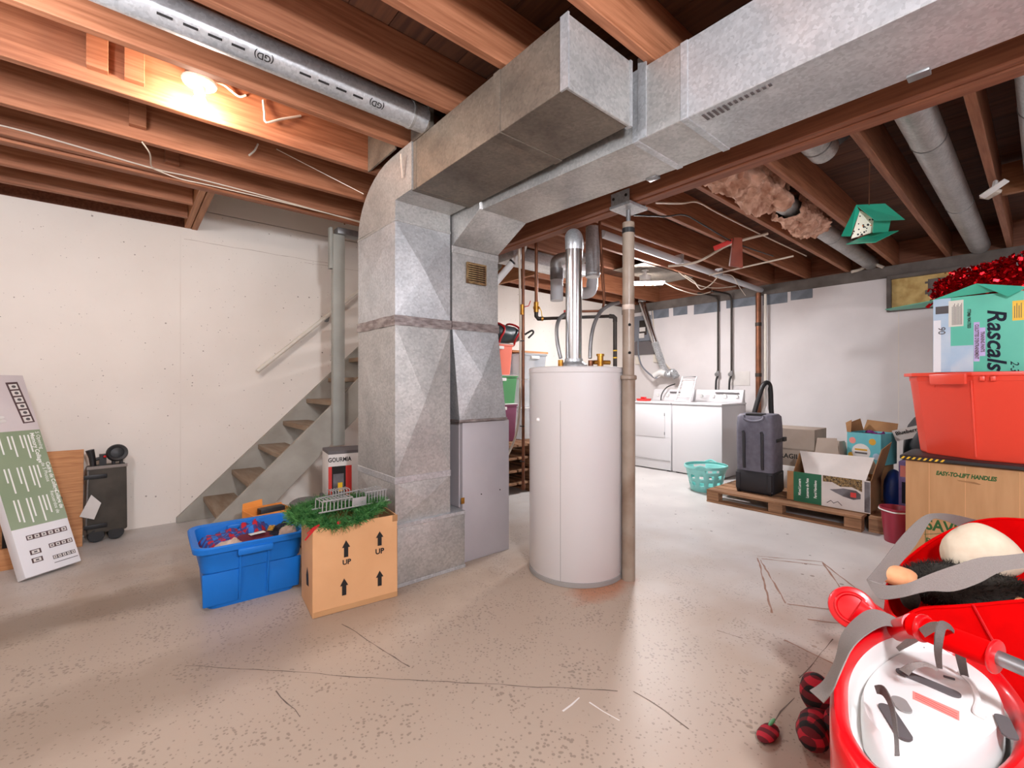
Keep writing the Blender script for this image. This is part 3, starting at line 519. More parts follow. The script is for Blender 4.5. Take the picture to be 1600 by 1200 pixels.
for k in range(13): MB().box(1.715, 1.715 + (.05 if k < 5 else .03) - .001*k, .862-.02*k, .872-.02*k, 2.2475, 2.2495).build('stencil_print', M['greyink'], db, smooth=0)
# printed round pipe in the joist bay
pp = thing('round_duct', (0, 2.2, 2.55), 'silver round duct pipe with black lettering between the joists by the bare bulb', 'pipe')
MB().cyl((X0, 2.19, 2.63), (1.24, 2.19, 2.63), .066, 28).build('pipe', M['galv2'], pp)
MB().cyl((1.15, 2.19, 2.63), (1.165, 2.19, 2.63), .069, 28).build('collar', M['galv'], pp)
for k in range(6):
    a = math.radians(226); nrm = V(0, math.cos(a), math.sin(a)); up = nrm.cross(V(1,0,0)); o = V(.95 - .5*k, 2.19, 2.63) + nrm*.0675
    text('(GD)', .036, basis(o, (-1,0,0), -up), M['black'], pp, th=.0003, bold=.0005)
    for dx_ in (.09, .17, .25, .33): MB(basis(o + V(-dx_,0,0), (1,0,0), up)).box(-.028, .02, -.006, .003, 0, .0006).build('dash_print', M['black'], pp, smooth=0)
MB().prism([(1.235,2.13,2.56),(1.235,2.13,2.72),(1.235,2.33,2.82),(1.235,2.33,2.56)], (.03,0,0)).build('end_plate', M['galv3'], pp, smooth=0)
# return chase sheet between two joists beside the plenum
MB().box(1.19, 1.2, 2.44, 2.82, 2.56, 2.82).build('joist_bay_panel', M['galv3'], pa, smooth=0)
# ================================================================== WATER HEATER AND COLUMN
hc = V(2.245, 1.99, 0); HR = .303
wh = thing('water_heater', hc, 'tall white cylindrical water heater standing beside the steel column', 'water heater')
MB().lathe([(HR-.012,.0),(HR+.003,.002),(HR+.003,.028),(HR-.002,.030)], 64, hc).build('base_ring', M['tankring'], wh)
MB().lathe([(HR-.004,.028),(HR,.034),(HR,1.268),(HR-.003,1.272)], 72, hc).build('tank', M['tank'], wh)
MB().lathe([(HR+.002,1.270),(HR+.003,1.274),(HR+.003,1.297),(HR-.003,1.304),(HR-.03,1.308),(.02,1.312)], 72, hc).build('top_cap', M['tank'], wh)
sd = (at(876, 700, F=2.7) - hc); sd.z = 0; sd = sd.normalized(); sp = hc + sd*HR
MB(basis(sp, sd.cross(V(0,0,1)), V(0,0,1))).box(-.0012, .0012, .03, 1.1, -.001, .001).build('seam', M['tankring'], wh, smooth=0)
pl_ = at(838, 656, F=2.80); q = pl_ - hc; q.z = 0; q = q.normalized()*HR
MB().ball(hc + q + V(0,0,pl_.z), .013, .013, .013).build('plug', M['whitep'], wh)
fc = hc + V(-.01, .01, 0)
MB().lathe([(.085,1.312),(.088,1.325),(.06,1.345),(.058,1.365)], 28, fc).build('draft_hood', M['galv2'], wh)
for px, F_, mt in ((876, 2.9, 'brass'), (923, 2.95, 'copper')):
    p = at(px, 565, F=F_); p.z = 1.308; MB().cyl(p, p+V(0,0,.045), .017, 14).build('nipple', M[mt], wh)
p = at(938, 555, F=2.95); p.z = 1.31
MB().cyl(p, p+V(0,0,.075), .02, 14).cyl(p+V(-.04,.02,.03), p+V(.06,-.03,.03), .014, 12).cyl(p+V(0,0,.07), p+V(0,0,.085), .026, 12).build('relief_valve', M['brass'], wh)
h1 = [at(876, 560, F=2.9), at(871, 535, F=2.92), at(870, 512, F=2.95), at(875, 497, F=3.0), at(886, 489, F=3.05)]
MB().tube(spline(h1), .0125, 12).build('hose', M['steel'], wh)
h2 = [at(922, 560, F=2.95), at(923, 535, F=2.97), at(928, 508, F=3.0), at(938, 488, F=3.05), at(952, 477, F=3.1), at(967, 473, F=3.15)]
MB().tube(spline(h2), .0125, 12).build('hose', M['steel'], wh)
fl = thing('flue_pipe', fc + V(0,0,1.36), 'shiny metal flue pipe rising from the top of the water heater', 'pipe')
zt = 1.2 + (600-402)/FPX*2.97
MB().cyl(fc+V(0,0,1.36), fc+V(0,0,zt), .053, 32).build('pipe', M['chrome'], fl)
MB().cyl(fc+V(0,0,zt-.02), fc+V(0,0,zt+.05), .055, 32).build('collar', M['chrome'], fl)
ed = V(.75, .55, .15).normalized(); e0 = fc+V(0,0,zt+.05)
MB().tube(spline([e0, e0+V(0,0,.05), e0+V(.03,.03,.095), e0+V(.09,.07,.10), e0+V(.17,.13,.085)], 5), .056, 24).build('elbow', M['galv2'], fl)
MB().tube([e0+V(.15,.12,.09), e0+V(.42,.36,.10)], .056, 24).build('cross_pipe', M['galv2'], fl)
co = V(2.36, 1.665, 0)
cl = thing('steel_column', co, 'slim rusty steel jack post holding the beam beside the water heater', 'column')
MB().cyl(co, co+V(0,0,1.24), .041, 24).build('lower_tube', M['colm'], cl)
MB().lathe([(.044,1.225),(.05,1.23),(.05,1.25),(.044,1.255)], 20, co).build('collar', M['colm'], cl)
MB().cyl(co+V(0,0,1.24), co+V(0,0,2.19), .036, 24).build('upper_tube', M['colm'], cl)
MB().cyl(co+V(0,0,2.19), co+V(0,0,2.27), .014, 12).build('jack_screw', M['steel'], cl)
MB().cyl(co+V(0,0,1.655), co+V(0,0,1.685), .038, 24).build('tape_ring', M['tapew'], cl)
MB().cyl(co+V(0,0,2.125), co+V(0,0,2.155), .0385, 24).build('tape_ring', M['dark'], cl)
vd = -co.normalized()
for z in (1.39, 1.56):
    q = co + V(0,0,z) + Matrix.Rotation(.2, 3, 'Z') @ (vd*.0345); MB().cyl(q, q + (Matrix.Rotation(.2, 3, 'Z') @ vd)*.003, .009, 12).build('hole', M['darkhole'], cl)
MB().box(2.27, 2.45, 1.59, 1.74, 2.268, 2.286).box(2.273, 2.279, 1.60, 1.73, 2.286, 2.36).box(2.441, 2.447, 1.60, 1.73, 2.286, 2.36).build('saddle_bracket', M['galv2'], cl, smooth=0)
for y in (1.62, 1.71): MB().cyl((2.273, y, 2.325), (2.268, y, 2.325), .009, 8).build('bolt', M['blackpipe'], cl)
# ================================================================== STAIRS
st = thing('staircase', (1.2, 4.45, 0), 'open grey painted wooden basement stairs rising along the cream wall', 'staircase')
def stringer(y0, y1, zt, toe):
    f = lambda x: zt + .975*(x-.55)
    xe = 3.3; m = MB()
    pts = [(toe, y0, 0), (toe, y0, max(f(toe), .04)), (xe, y0, f(xe)), (xe, y0, f(xe)-.34), (.55+(.336-zt)/.975, y0, 0)]
    m.prism(pts, (0, y1-y0, 0)).build('stringer', M['stairg'], st, bev=.003, seg=1)
stringer(4.05, 4.09, .20, .40); stringer(4.855, 4.895, .245, .343)
for k in range(12):
    x = .547 + .2167*k; z = .2 + .2125*k
    MB().box(x-.012, x+.225, 4.09, 4.855, z-.042, z).build('tread', M['tread'], st, bev=.004)
po = thing('stair_post', (1.435, 4.02, .66), 'square grey painted post bolted to the outer stair stringer', 'post')
MB().box(1.375, 1.475, 3.99, 4.048, .665, 2.50).build('post', M['postg'], po, bev=.004)
MB().box(1.35, 1.374, 4.0, 4.05, 2.2, 2.555).build('cleat', M['postg'], po, bev=.003)
MB().box(1.40, 1.60, 3.95, 4.06, 2.50, 2.553).build('steel_bracket', M['steel'], po, bev=.003)
for px in (538, 550): 
    p = at(px, 350, Y=3.95); MB().cyl(p, p+V(0,-.006,0), .009, 10).build('bolt', M['chrome'], po)
hr = thing('handrail', (1.4, 4.83, 1.3), 'slanted white round handrail fixed to the cream wall above the stairs', 'handrail')
a = at(402, 580, Y=4.80); b = at(520, 487, Y=4.80); dv = (b-a)
MB().cyl(a, a+dv*2.6, .019, 16).build('rail', M['offw'], hr)
for f in (.95, 2.2):
    q = a+dv*f; MB().tube([q+V(0,0,-.015), q+V(0,.02,-.04), V(q.x, 4.899, q.z-.045)], .007, 8).cyl(V(q.x, 4.885, q.z-.045), V(q.x, 4.9, q.z-.045), .026, 14).build('rail_bracket', M['steel'], hr)
# ================================================================== LEFT GROUP
P0 = at(40, 912, Z=0) + V(0,0,.03); P1 = at(127, 883, Z=0) + V(0,0,.03); P2 = at(50, 587, Y=4.62)
FB = basis(P0, P1-P0, P2-P1); bw = (P1-P0).length; bl = (P2-P1).length
fb = thing('picture_frame_box', (-.4, 4.2, 0), 'tall narrow printed box leaning on the wall, white, sage green and mauve panels', 'box')
MB(FB).box(0, bw, 0, bl, -.075, 0).build('carton', M['paperw'], fb, bev=.003)
def pr(x0, x1, y0, y1, mat, parent=fb, T=FB, z=0, h=.0006, name='print_panel'): return MB(T).box(x0*bw, x1*bw, y0*bl, y1*bl, z, z+h).build(name, M[mat], parent, smooth=0)
pr(0, 1, .225, .70, 'sage'); pr(0, 1, .70, 1, 'mauve')
MB(FB).prism([(-.0*bw, .705*bl, .0007), (.30*bw, .72*bl, .0007), (.18*bw, bl, .0007), (0, bl, .0007)], (0,0,.0004)).build('door_print', M['mahog'], fb, smooth=0)
MB(FB).ball((.37*bw, .755*bl, .002), .026, .013, .003).ball((.36*bw, .775*bl, .002), .026, .012, .003).build('knob_print', M['cardw'], fb)
MB(FB @ TR((.80*bw, .85*bl, .0008), .09)).box(-.032, .032, -.15, .15, 0, .0006).build('frame_print', M['brownink'], fb, smooth=0)
for k in range(6):
    MB(FB @ TR((.80*bw, .85*bl, .0014), .09)).box(-.022, .022, -.142+.048*k, -.105+.048*k, 0, .0005).build('photo_print', M['cardw'], fb, smooth=0)
    MB(FB @ TR((.80*bw, .85*bl, .0019), .09)).ball((.002, -.123+.048*k, 0), .012, .010, .0005, n=10, m=4).build('photo_mark', M['greyink'], fb, smooth=0)
def vtext(s, x, y, size, mat, **k): text(s, size, FB @ basis((x*bw, y*bl, .0008), (0,-1,0), (1,0,0)), M[mat], fb, align='LEFT', th=.0003, **k)
vtext('5 Opening', .93, .69, .030, 'whiteink'); vtext('Memory Collage', .83, .685, .032, 'whiteink', bold=.0008)
vtext('Cadre de Collage', .95, .525, .030, 'whiteink', bold=.0006); vtext('de 5 Photos', .86, .525, .028, 'whiteink')
vtext('Collage de', .95, .375, .030, 'whiteink', bold=.0006); vtext('Recuerdos de', .86, .375, .028, 'whiteink')
for (yc, n_) in ((.68, 9), (.52, 9), (.365, 9)):
    for k in range(n_):
        x = .74 - .072*k
        if k in (3, 6): continue
        ln = (.10 + .03*math.sin(k*2.3+yc*9))
        pr(x, x+.028, yc-ln, yc-.004, 'whiteink', h=.0003, z=.0007, name='text_line')
def strip(cx, cy, L, W, n, rot=0, mat='brownink'):
    T = FB @ TR((cx*bw, cy*bl, .0002), rot)
    MB(T).box(-L/2, L/2, -W/2, W/2, 0, .0005).build('frame_print', M[mat], fb, smooth=0)
    for k in range(n):
        x = -L/2 + L*(k+.5)/n; MB(T).box(x-L/n*.34, x+L/n*.34, -W*.34, W*.34, .0005, .0009).build('photo_print', M['cardw'], fb, smooth=0)
        MB(T).box(x-L/n*.15, x+L/n*.15, -W*.15, W*.15, .0009, .0012).build('photo_mark', M['greyink'], fb, smooth=0)
strip(.56, .175, .21, .030, 6); strip(.74, .113, .125, .028, 4); strip(.28, .105, .055, .030, 1, 0); strip(.27, .067, .055, .030, 1, 0)
strip(.74, .055, .12, .024, 5, 0, 'greyink'); pr(.53, .97, .028, .031, 'greyink', z=.0003)
ply = MB(TR((-.45, 4.62, 0), 0, math.radians(-14))).box(-.33, .215, 0, .014, 0, .72)
ply.build('plywood_board', M['ply'], label='plywood offcut leaning on the wall behind the tall printed box', cat='board', bev=.001, smooth=0)
MB().box(-1.05, -.50, 4.34, 4.375, 0, .135).build('pine_board', M['ply'], label='low pine board standing on edge at the far left', cat='board', bev=.002)
tb = thing('tool_case', (-.36, 4.56, 0), 'small black case between the tall printed box and the plywood', 'case')
MB().box(-.62, -.335, 4.50, 4.575, 0, .40).build('shell', M['dark'], tb, bev=.012); MB().box(-.5, -.42, 4.52, 4.555, .40, .43).build('handle', M['dark'], tb, bev=.008)
# folded wagon
wg = thing('folding_wagon', (-.105, 4.72, 0), 'folded dark olive fabric wagon standing against the wall', 'wagon')
wT = TR((-.105, 4.72, 0), math.radians(6))
MB(wT).box(-.112, .118, -.06, .07, .065, .575).jitter(.005, 9).build('fabric_cover', M['wagon'], wg, bev=.014)
MB(wT).box(-.115, .12, -.064, -.05, .555, .578).build('top_hem', M['strap'], wg, bev=.003)
for z in (.50, .125): MB(wT).box(-.13, .0, -.068, -.058, z-.016, z+.016).build('strap', M['dark'], wg, bev=.003)
MB(wT).tube([(-.118,-.06,.12),(-.112,-.066,.35),(-.105,-.06,.55)], .006, 8).build('frame_rod', M['steel'], wg)
for x in (-.062, .052):
    MB(wT).lathe([(.001,-.05),(.045,-.05),(.05,-.03),(.05,.03),(.045,.05),(.001,.05)], 24).build
    m = MB(wT @ TR((x, -.02, .052), 0, math.pi/2)); m.lathe([(.012,-.04),(.046,-.04),(.051,-.025),(.051,.025),(.046,.04),(.012,.04)], 24).build('wheel', M['dark'], wg)
MB(wT).tube([(-.075,-.02,.57),(-.082,-.02,.64),(-.095,-.02,.70)], [.018,.02,.026], 12).tube([(-.075,0,.62),(-.03,0,.63)], .012, 10).box(-.04,.0,-.02,.02,.57,.66).build('folding_handle', M['dark'], wg, smooth=40)
m = MB(wT @ TR((.06, -.04, .665), 0, math.radians(80))); m.lathe([(.012,-.025),(.058,-.025),(.066,-.012),(.066,.012),(.058,.025),(.042,.02),(.04,.012),(.012,.02)], 28)
fw = m.build('caster_wheel', M['dark'], wg)
MB(wT).box(.03,.05,-.05,.0,.56,.64).box(.075,.095,-.05,.0,.56,.64).build('caster_fork', M['dark'], wg, bev=.004)
MB(wT).ball((-.012,-.045,.645),.009).build('red_button', M['red'], wg)
MB(wT).slab((-.155,-.075,.22),(-.075,-.085,.185),(-.035,-.08,.30),(-.09,-.07,.37),.002).build('paper_tag', M['cardw'], wg, smooth=0)
# blue tote with clothes
bt = thing('storage_tote', (.545, 3.04, 0), 'blue plastic tote without lid, filled with folded clothes', 'tote')
BT = TR((.555, 3.04, 0), math.radians(-2))
rings = [ring(.43,.34,.05,0), ring(.438,.345,.055,.012), ring(.465,.40,.06,.20), ring(.485,.415,.06,.205), ring(.51,.45,.06,.315), ring(.56,.50,.07,.318), ring(.565,.505,.07,.345), ring(.55,.49,.065,.352), ring(.50,.44,.06,.345), ring(.47,.40,.055,.20), ring(.42,.33,.05,.015)]
MB(BT).loft(rings).build('bin', M['bluetote'], bt, smooth=30)
for x in (-.068, .068): MB(BT).hexa([(x-.006,-.178,.02),(x+.006,-.178,.02),(x+.006,-.165,.02),(x-.006,-.165,.02),(x-.006,-.238,.315),(x+.006,-.238,.315),(x+.006,-.2,.315),(x-.006,-.2,.315)]).build('rib', M['bluetote'], bt, bev=.003)
for x in (-.155, .155): MB(BT).hexa([(x-.08,-.182,.02),(x+.08,-.182,.02),(x+.08,-.16,.02),(x-.08,-.16,.02),(x-.085,-.205,.20),(x+.085,-.205,.20),(x+.085,-.19,.20),(x-.085,-.19,.20)]).build('side_panel', M['bluetote'], bt, bev=.004)
MB(BT).box(-.085,.085,-.265,-.23,.285,.322).build('handle', M['bluetote'], bt, bev=.008)
MB(BT).box(-.085,.085,.20,.235,.300,.335).build('handle', M['bluetote'], bt, bev=.008)
def cloth(name, T, L, W, H, mat, seed, label, cat, n=14, parent=None, rest=0):
    m = MB(T); g = []
    for i in range(n+1):
        for j in range(n+1):
            u = i/n*2-1; v = j/n*2-1; e = max(abs(u), abs(v)); h = H*(1-e**4)*(.75+.45*noise.noise(V(u*1.6+seed, v*1.9, seed)))+.25*H*noise.noise(V(u*4, v*4+seed, 3))*(1-e**6)
            g.append((u*L/2, v*W/2, h))
    fs = [(i*(n+1)+j, (i+1)*(n+1)+j, (i+1)*(n+1)+j+1, i*(n+1)+j+1) for i in range(n) for j in range(n)]
    b0 = len(g); g += [(x, y, -.012) for (x, y, z) in g]; fs += [tuple(b0+k for k in f[::-1]) for f in fs]
    edge = [i*(n+1) for i in range(n+1)] + [n*(n+1)+j for j in range(1, n+1)] + [i*(n+1)+n for i in range(n-1, -1, -1)] + [j for j in range(n-1, 0, -1)]
    fs += [(edge[k], edge[(k+1) % len(edge)], edge[(k+1) % len(edge)]+b0, edge[k]+b0) for k in range(len(edge))]
    m.add(g, fs); return m.build(name, M[mat], parent, smooth=60, label=label, cat=cat)
cloth('plaid_shirt', BT @ TR((-.10, .02, .262), .3), .26, .28, .10, 'plaidbl', 1, 'red and blue plaid shirt on the left in the blue tote', 'shirt')
cloth('plaid_scarf', BT @ TR((.03, .10, .285), -.5, .25, 0), .17, .13, .09, 'plaidbl', 4, 'raised red and blue plaid bundle at the back of the blue tote', 'cloth')
sh = cloth('burgundy_shirt', BT @ TR((.02, -.09, .292), .12, .12), .24, .18, .05, 'burg', 2, 'burgundy t-shirt with yellow lettering in front in the blue tote', 'shirt')
text('MARS', .045, BT @ TR((.112, -.055, .348), 1.25, .1), M['mustard'], sh, bold=.001); MB(BT @ TR((.03, -.10, .343), .2)).box(-.04,.04,-.018,.018,0,.002).build('shirt_print', M['cardw'], sh, smooth=0)
cloth('navy_shirt', BT @ TR((.165, -.03, .285), -.2), .15, .24, .07, 'navy', 6, 'dark navy folded shirt on the right in the blue tote', 'shirt')
cloth('beige_cloth', BT @ TR((.185, -.135, .318), -.2), .10, .09, .05, 'beige', 8, 'beige crumpled cloth at the right rim of the blue tote', 'cloth')
cloth('white_cloth', BT @ TR((-.11, -.125, .296), .2), .15, .09, .05, 'beige', 11, 'pale crumpled cloth at the front left of the blue tote', 'cloth')
# cardboard box with arrows, garland and rack
CT = TR((.732, 2.425, 0), math.radians(-6)); CL, CW, CH = .446, .31, .462
cb = thing('cardboard_box', (.96, 2.55, 0), 'open brown cardboard box with black UP arrows, garland on top', 'box')
m = MB(CT); m.box(0,CL,0,.006,0,CH).box(0,CL,CW-.006,CW,0,CH-.01).box(0,.006,.006,CW-.006,0,CH-.02).box(CL-.006,CL,.006,CW-.006,0,CH).box(.006,CL-.006,.006,CW-.006,.0,.012)
m.jitter(.0025, 12).build('carton', M['card'], cb, bev=.002, seg=1)
MB(CT).box(.002,CL-.002,-.0015,0,.004,.03).build('base_fold', M['cardw'], cb, smooth=0).data.materials[0] = M['card2']
MB(CT).hexa([(CL-.028,-.001,CH-.035),(CL+.001,-.001,CH-.035),(CL+.001,.0,CH-.035),(CL-.028,0,CH-.035),(CL-.028,-.001,CH),(CL+.001,-.001,CH),(CL+.001,0,CH),(CL-.028,0,CH)]).build('packing_tape', M['cardin'], cb, smooth=0)
def arrow(x, z, h, tears=False, lean=0):
    T = CT @ basis((x, -.0008, z), (1,0,0), (lean,0,1))
    MB(T).prism([(-.011,-h*.5,0),(.011,-h*.5,0),(.011,h*.1,0),(.021,h*.1,0),(0,h*.55,0),(-.021,h*.1,0),(-.011,h*.1,0)], (0,0,.0008)).build('arrow_print', M['black'], cb, smooth=0)
arrow(.165, .325, .085); arrow(.345, .345, .075); arrow(.155, .125, .085, lean=.15); arrow(.345, .125, .08, lean=.25)
text('UP', .04, CT @ basis((.345, -.001, .275), (1,0,0), (0,0,1)), M['black'], cb, bold=.0012)
text('UP', .036, CT @ basis((.168, -.001, .255), (1,0,0), (0,0,1)), M['black'], cb, bold=.0012)
MB(CT).prism([(-.0008,.10,.13),(-.0008,.16,.12),(-.0008,.17,.17),(-.0008,.14,.22),(-.0008,.11,.19)], (.0008,0,0)).build('arrow_print', M['black'], cb, smooth=0)
# garland: needles along a coiled wire
gl = thing('garland', CT @ V(CL/2, CW/2, CH-.02), 'green artificial Christmas garland heaped on the open cardboard box', 'garland')
path = []
for k in range(260):
    a = k*.085; q = .5 + .5*math.sin(k*.031+.6)
    rx = (.13 + .115*q); ry = (.085 + .095*q)
    path.append(CT @ V(CL/2 - .03 + rx*math.cos(a)*(1 if math.cos(a) < 0 else .86) - (.02 if math.cos(a) < 0 else 0), CW/2 + ry*math.sin(a), CH + .022 + .024*math.sin(k*.21) + .03*(1-q)))
MB().tube(path[::3], .004, 6).build('wire', M['needles'], gl)
m = MB(); rnd = random.Random(3)
for k in range(11000):
    p = path[rnd.randrange(len(path))]; d = Vector((rnd.gauss(0,1), rnd.gauss(0,1), rnd.gauss(.25,.8))).normalized(); l = rnd.uniform(.03, .058)
    p = p + Vector((rnd.gauss(0,.008), rnd.gauss(0,.008), rnd.gauss(0,.006))); s_ = d.orthogonal().normalized()*.0016; q = p + d*l
    m.add([p-s_, p+s_, q+s_*.6, q-s_*.6], [(0,1,2,3)])
m.build('needles', M['needles'], gl, smooth=0, kind='stuff')
rb = MB(); p = CT @ V(-.005, .02, CH+.0)
rb.ribbon([p+V(.02,-.03,.015), p+V(-.005,-.035,.0), p+V(-.04,-.03,-.045)], [p+V(.03,-.03,.01), p+V(.005,-.035,-.008), p+V(-.035,-.03,-.05)]).ribbon([p+V(.03,-.03,.02), p+V(.0,-.036,.012), p+V(-.03,-.036,-.012)], [p+V(.035,-.03,.012), p+V(.0,-.036,.004), p+V(-.028,-.036,-.018)]).ball(CT @ V(.125, -.012, CH+.012), .011).build('red_ribbon', M['redribbon'], gl)
rk = thing('wire_rack', CT @ V(CL/2, CW/2, CH+.055), 'grey wire plate rack lying on the green garland', 'rack')
RT = CT @ TR((.22, .10, CH+.072), .20, .02, .02) @ Matrix.Scale(1.22, 4)
def hoops(x0, x1, y0, y1, n, h):
    for k in range(n):
        x = x0+(x1-x0)*k/(n-1)
        MB(RT).tube([(x,y0,0),(x,y0,h),(x,y0+.008,h+.004),(x,y1-.008,h+.004),(x,y1,h),(x,y1,0)], .0022, 6).build('hoop', M['wire'], rk)
hoops(-.155, -.02, -.05, .02, 9, .04); hoops(.055, .155, -.03, .06, 8, .045); hoops(-.05, .03, .08, .14, 7, .045)
for pts in ([(-.17,-.05,0),(.0,-.05,0),(.17,-.04,0)], [(-.17,.02,0),(0,.03,0),(.17,.06,0)], [(-.06,.08,0),(.04,.08,0)], [(-.06,.14,0),(.05,.14,0)], [(-.16,-.05,.044),(-.02,-.05,.044)], [(.05,-.03,.049),(.16,-.03,.049)], [(-.02,.02,0),(-.04,.14,0)], [(.03,.02,0),(.03,.14,0)], [(-.155,.02,.044),(.155,.06,.046)]):
    MB(RT).tube(pts, .003, 6).build('rail', M['wire'], rk)
MB(RT).box(-.02,.045,-.05,-.046,.0,.038).build('name_plate', M['wire'], rk, bev=.002)
# under the stairs
bo = thing('kitchen_appliance_box', (1.36, 3.75, .30), 'black and white boxed kitchen appliance with red stripes under the stairs', 'box')
KT = TR((1.38, 3.74, .302), math.radians(-8)); MB(KT).box(-.15,.17,-.13,.13,0,.345).build('carton', M['cardw'], bo, bev=.003)
MB(KT).box(-.15,.02,-.1315,-.13,.0,.25).build('print_panel', M['black'], bo, smooth=0)
for x0, x1 in ((-.15,-.125), (-.02,.025)): MB(KT).box(x0,x1,-.133,-.1315,.0,.25).build('red_stripe', M['redlid'], bo, smooth=0)
MB(KT).box(-.115,-.035,-.1325,-.1315,.03,.19).build('photo_print', M['glassd'], bo, smooth=0); MB(KT).box(-.08,-.045,-.1333,-.1325,.05,.12).build('photo_mark', M['yellow'], bo, smooth=0)
text('GOURMIA', .048, KT @ basis((-.065,-.1315,.30), (1,0,0), (0,0,1)), M['black'], bo, bold=.001, sx=.8)
MB(KT).box(-.149,.169,-.129,.129,.346,.37).jitter(.003,6).build('box_top_flap', M['panelb'], bo, smooth=0)
MB(TR((1.38, 3.74, 0), math.radians(-8))).box(-.17,.2,-.15,.15,0,.30).build('grey_crate', M['panelb'], label='dark grey crate under the boxed kitchen appliance by the stairs', cat='crate', bev=.01)
ot = thing('round_pot', (1.05, 3.62, 0), 'taupe round lidded pot behind the garland box', 'pot')
MB().lathe([(.09,0),(.11,.02),(.115,.29),(.11,.30)], 32, (1.05, 3.62, 0)).build('pot_body', M['panelb'], ot); MB().lathe([(.118,.30),(.12,.31),(.09,.33),(.03,.338)], 32, (1.05,3.62,0)).build('lid', M['panelb'], ot)
ob = thing('orange_box', (.76, 3.5, 0), 'small open orange box behind the blue tote', 'box')
OT = TR((.76, 3.50, 0), .15); m = MB(OT); m.box(-.13,.13,-.1,-.095,0,.33).box(-.13,.13,.095,.1,0,.34).box(-.13,-.125,-.095,.095,0,.33).box(.125,.13,-.095,.095,0,.33).box(-.125,.125,-.095,.095,0,.25).build('carton', M['orangeb'], ob, smooth=0)
MB(OT).slab((-.13,.1,.335),(.0,.1,.335),(.02,.16,.37),(-.11,.15,.36),.004).build('flap', M['orangeb'], ob, smooth=0); MB(OT).box(-.06,.10,-.04,.03,.25,.345).build('dark_insert', M['dark'], ob, bev=.004)
# ================================================================== PIPES AND CABLES
def pipe_thing(name, label, parts, cat='pipe'):
    p0 = Vector(parts[0][1][0]); t = thing(name, p0, label, cat)
    for (nm, pts, r, mat) in parts: MB().tube(pts, r, 14).build(nm, M[mat], t)
    return t
G = lambda x, y, F=3.7: at(x, y, F=F)
top = lambda p: V(p.x, p.y, ZJ+.1)
a0, a1 = G(811, 372), G(813, 480); b1 = G(817.5, 765)
gp = pipe_thing('gas_drop_pipe', 'tall pair of brown vertical pipes between the furnace and the water heater', [('copper_tube', [top(a0), a0, a1, G(813,600)] + spline([G(813,600), G(812,640), G(806,680), G(793,712), G(786,722)])[1:], .009, 'cable'), ('iron_pipe', [top(G(817.5,372)), G(817.5,372), b1], .0125, 'copper')])
MB().cyl(b1+V(0,0,-.0), b1+V(0,0,.04), .018, 12).build('end_cap', M['copper'], gp)
MB().cyl(G(816,492), G(816,476), .019, 12).build('valve', M['brass'], gp); MB().tube([G(817,480), G(826,478), G(829,470)], .004, 6).build('valve_lever', M['redlid'], gp)
for y in (532, 665, 720): MB().cyl(G(816,y), G(816,y+1.5), .02, 12).build('pipe_clamp', M['blackpipe'], gp)
c0, c1 = G(838, 350), G(838, 472)
gh = pipe_thing('gas_supply_pipe', 'brown pipe dropping to a brass valve and running behind the flue pipe', [('drop', [top(c0), c0, c1], .014, 'copper'), ('elbow', [G(838,487), G(838,494), G(841,498), G(848,498)], .017, 'blackpipe'), ('run', [G(846,498), G(956,494,3.62)], .0125, 'blackpipe'), ('elbow', [G(952,494,3.62), G(958,494.5,3.62), G(961,497,3.62), G(961,503,3.62)], .018, 'blackpipe'), ('drop', [G(961,500,3.62), G(961,640,3.62)], .016, 'blackpipe')])
MB().cyl(G(838,472), G(838,488), .021, 14).tube([G(833,481), G(843,481)], .012, 10).build('valve', M['brass'], gh); MB().tube([G(843,480), G(846,487), G(847,495)], .004, 6).build('valve_handle', M['yellow'], gh)
for p, q in (((846,498),(849,498)), ((952,494),(955,494))): MB().cyl(G(p[0],p[1],3.66), G(q[0],q[1],3.66), .018, 12).build('joint', M['brass'], gh)
for y in (547, 558): MB().cyl(G(961,y,3.62), G(961,y+2,3.62), .017, 12).build('joint', M['yellow'], gh)
d0 = G(937,350,3.55); cw = pipe_thing('copper_water_pipe', 'thin brown water pipe right of the flue, dropping from the joists', [('riser', [top(d0), d0, G(944,470,3.6)], .012, 'copper'), ('branch', [G(944,468,3.6), G(942,482,3.6), G(936,486,3.6), G(884,487,3.6)], .010, 'copper')])
MB().cyl(G(881,487,3.6), G(885,487,3.6), .013, 12).build('red_cap', M['redlid'], cw)
wp = pipe_thing('white_vent_pipe', 'white plastic pipe slanting up from behind the furnace plenum', [('pipe', [G(770,447,3.95), G(803,408,3.95)] , .03, 'whitep'), ('elbow', [G(802,409,3.95), G(812,399,3.95), G(818,384,3.95)], .033, 'whitep'), ('riser', [G(818,386,3.95), top(G(818,375,3.95))], .03, 'whitep')])
MB().tube([G(799.5,411,3.95), G(801.5,409,3.95)], .033, 16).build('clamp', M['dark'], wp)
e0_ = G(926,433,3.95); et = V(e0_.x, e0_.y, 2.56)
vd_ = pipe_thing('round_takeoff', 'short galvanised round duct stub hanging behind the flue elbow', [('stub', [e0_, et], .062, 'galv2')])
MB().lathe([(.064,0),(.066,.01),(.064,.02)], 20, e0_+V(0,0,.02)).build('bead', M['galv2'], vd_)
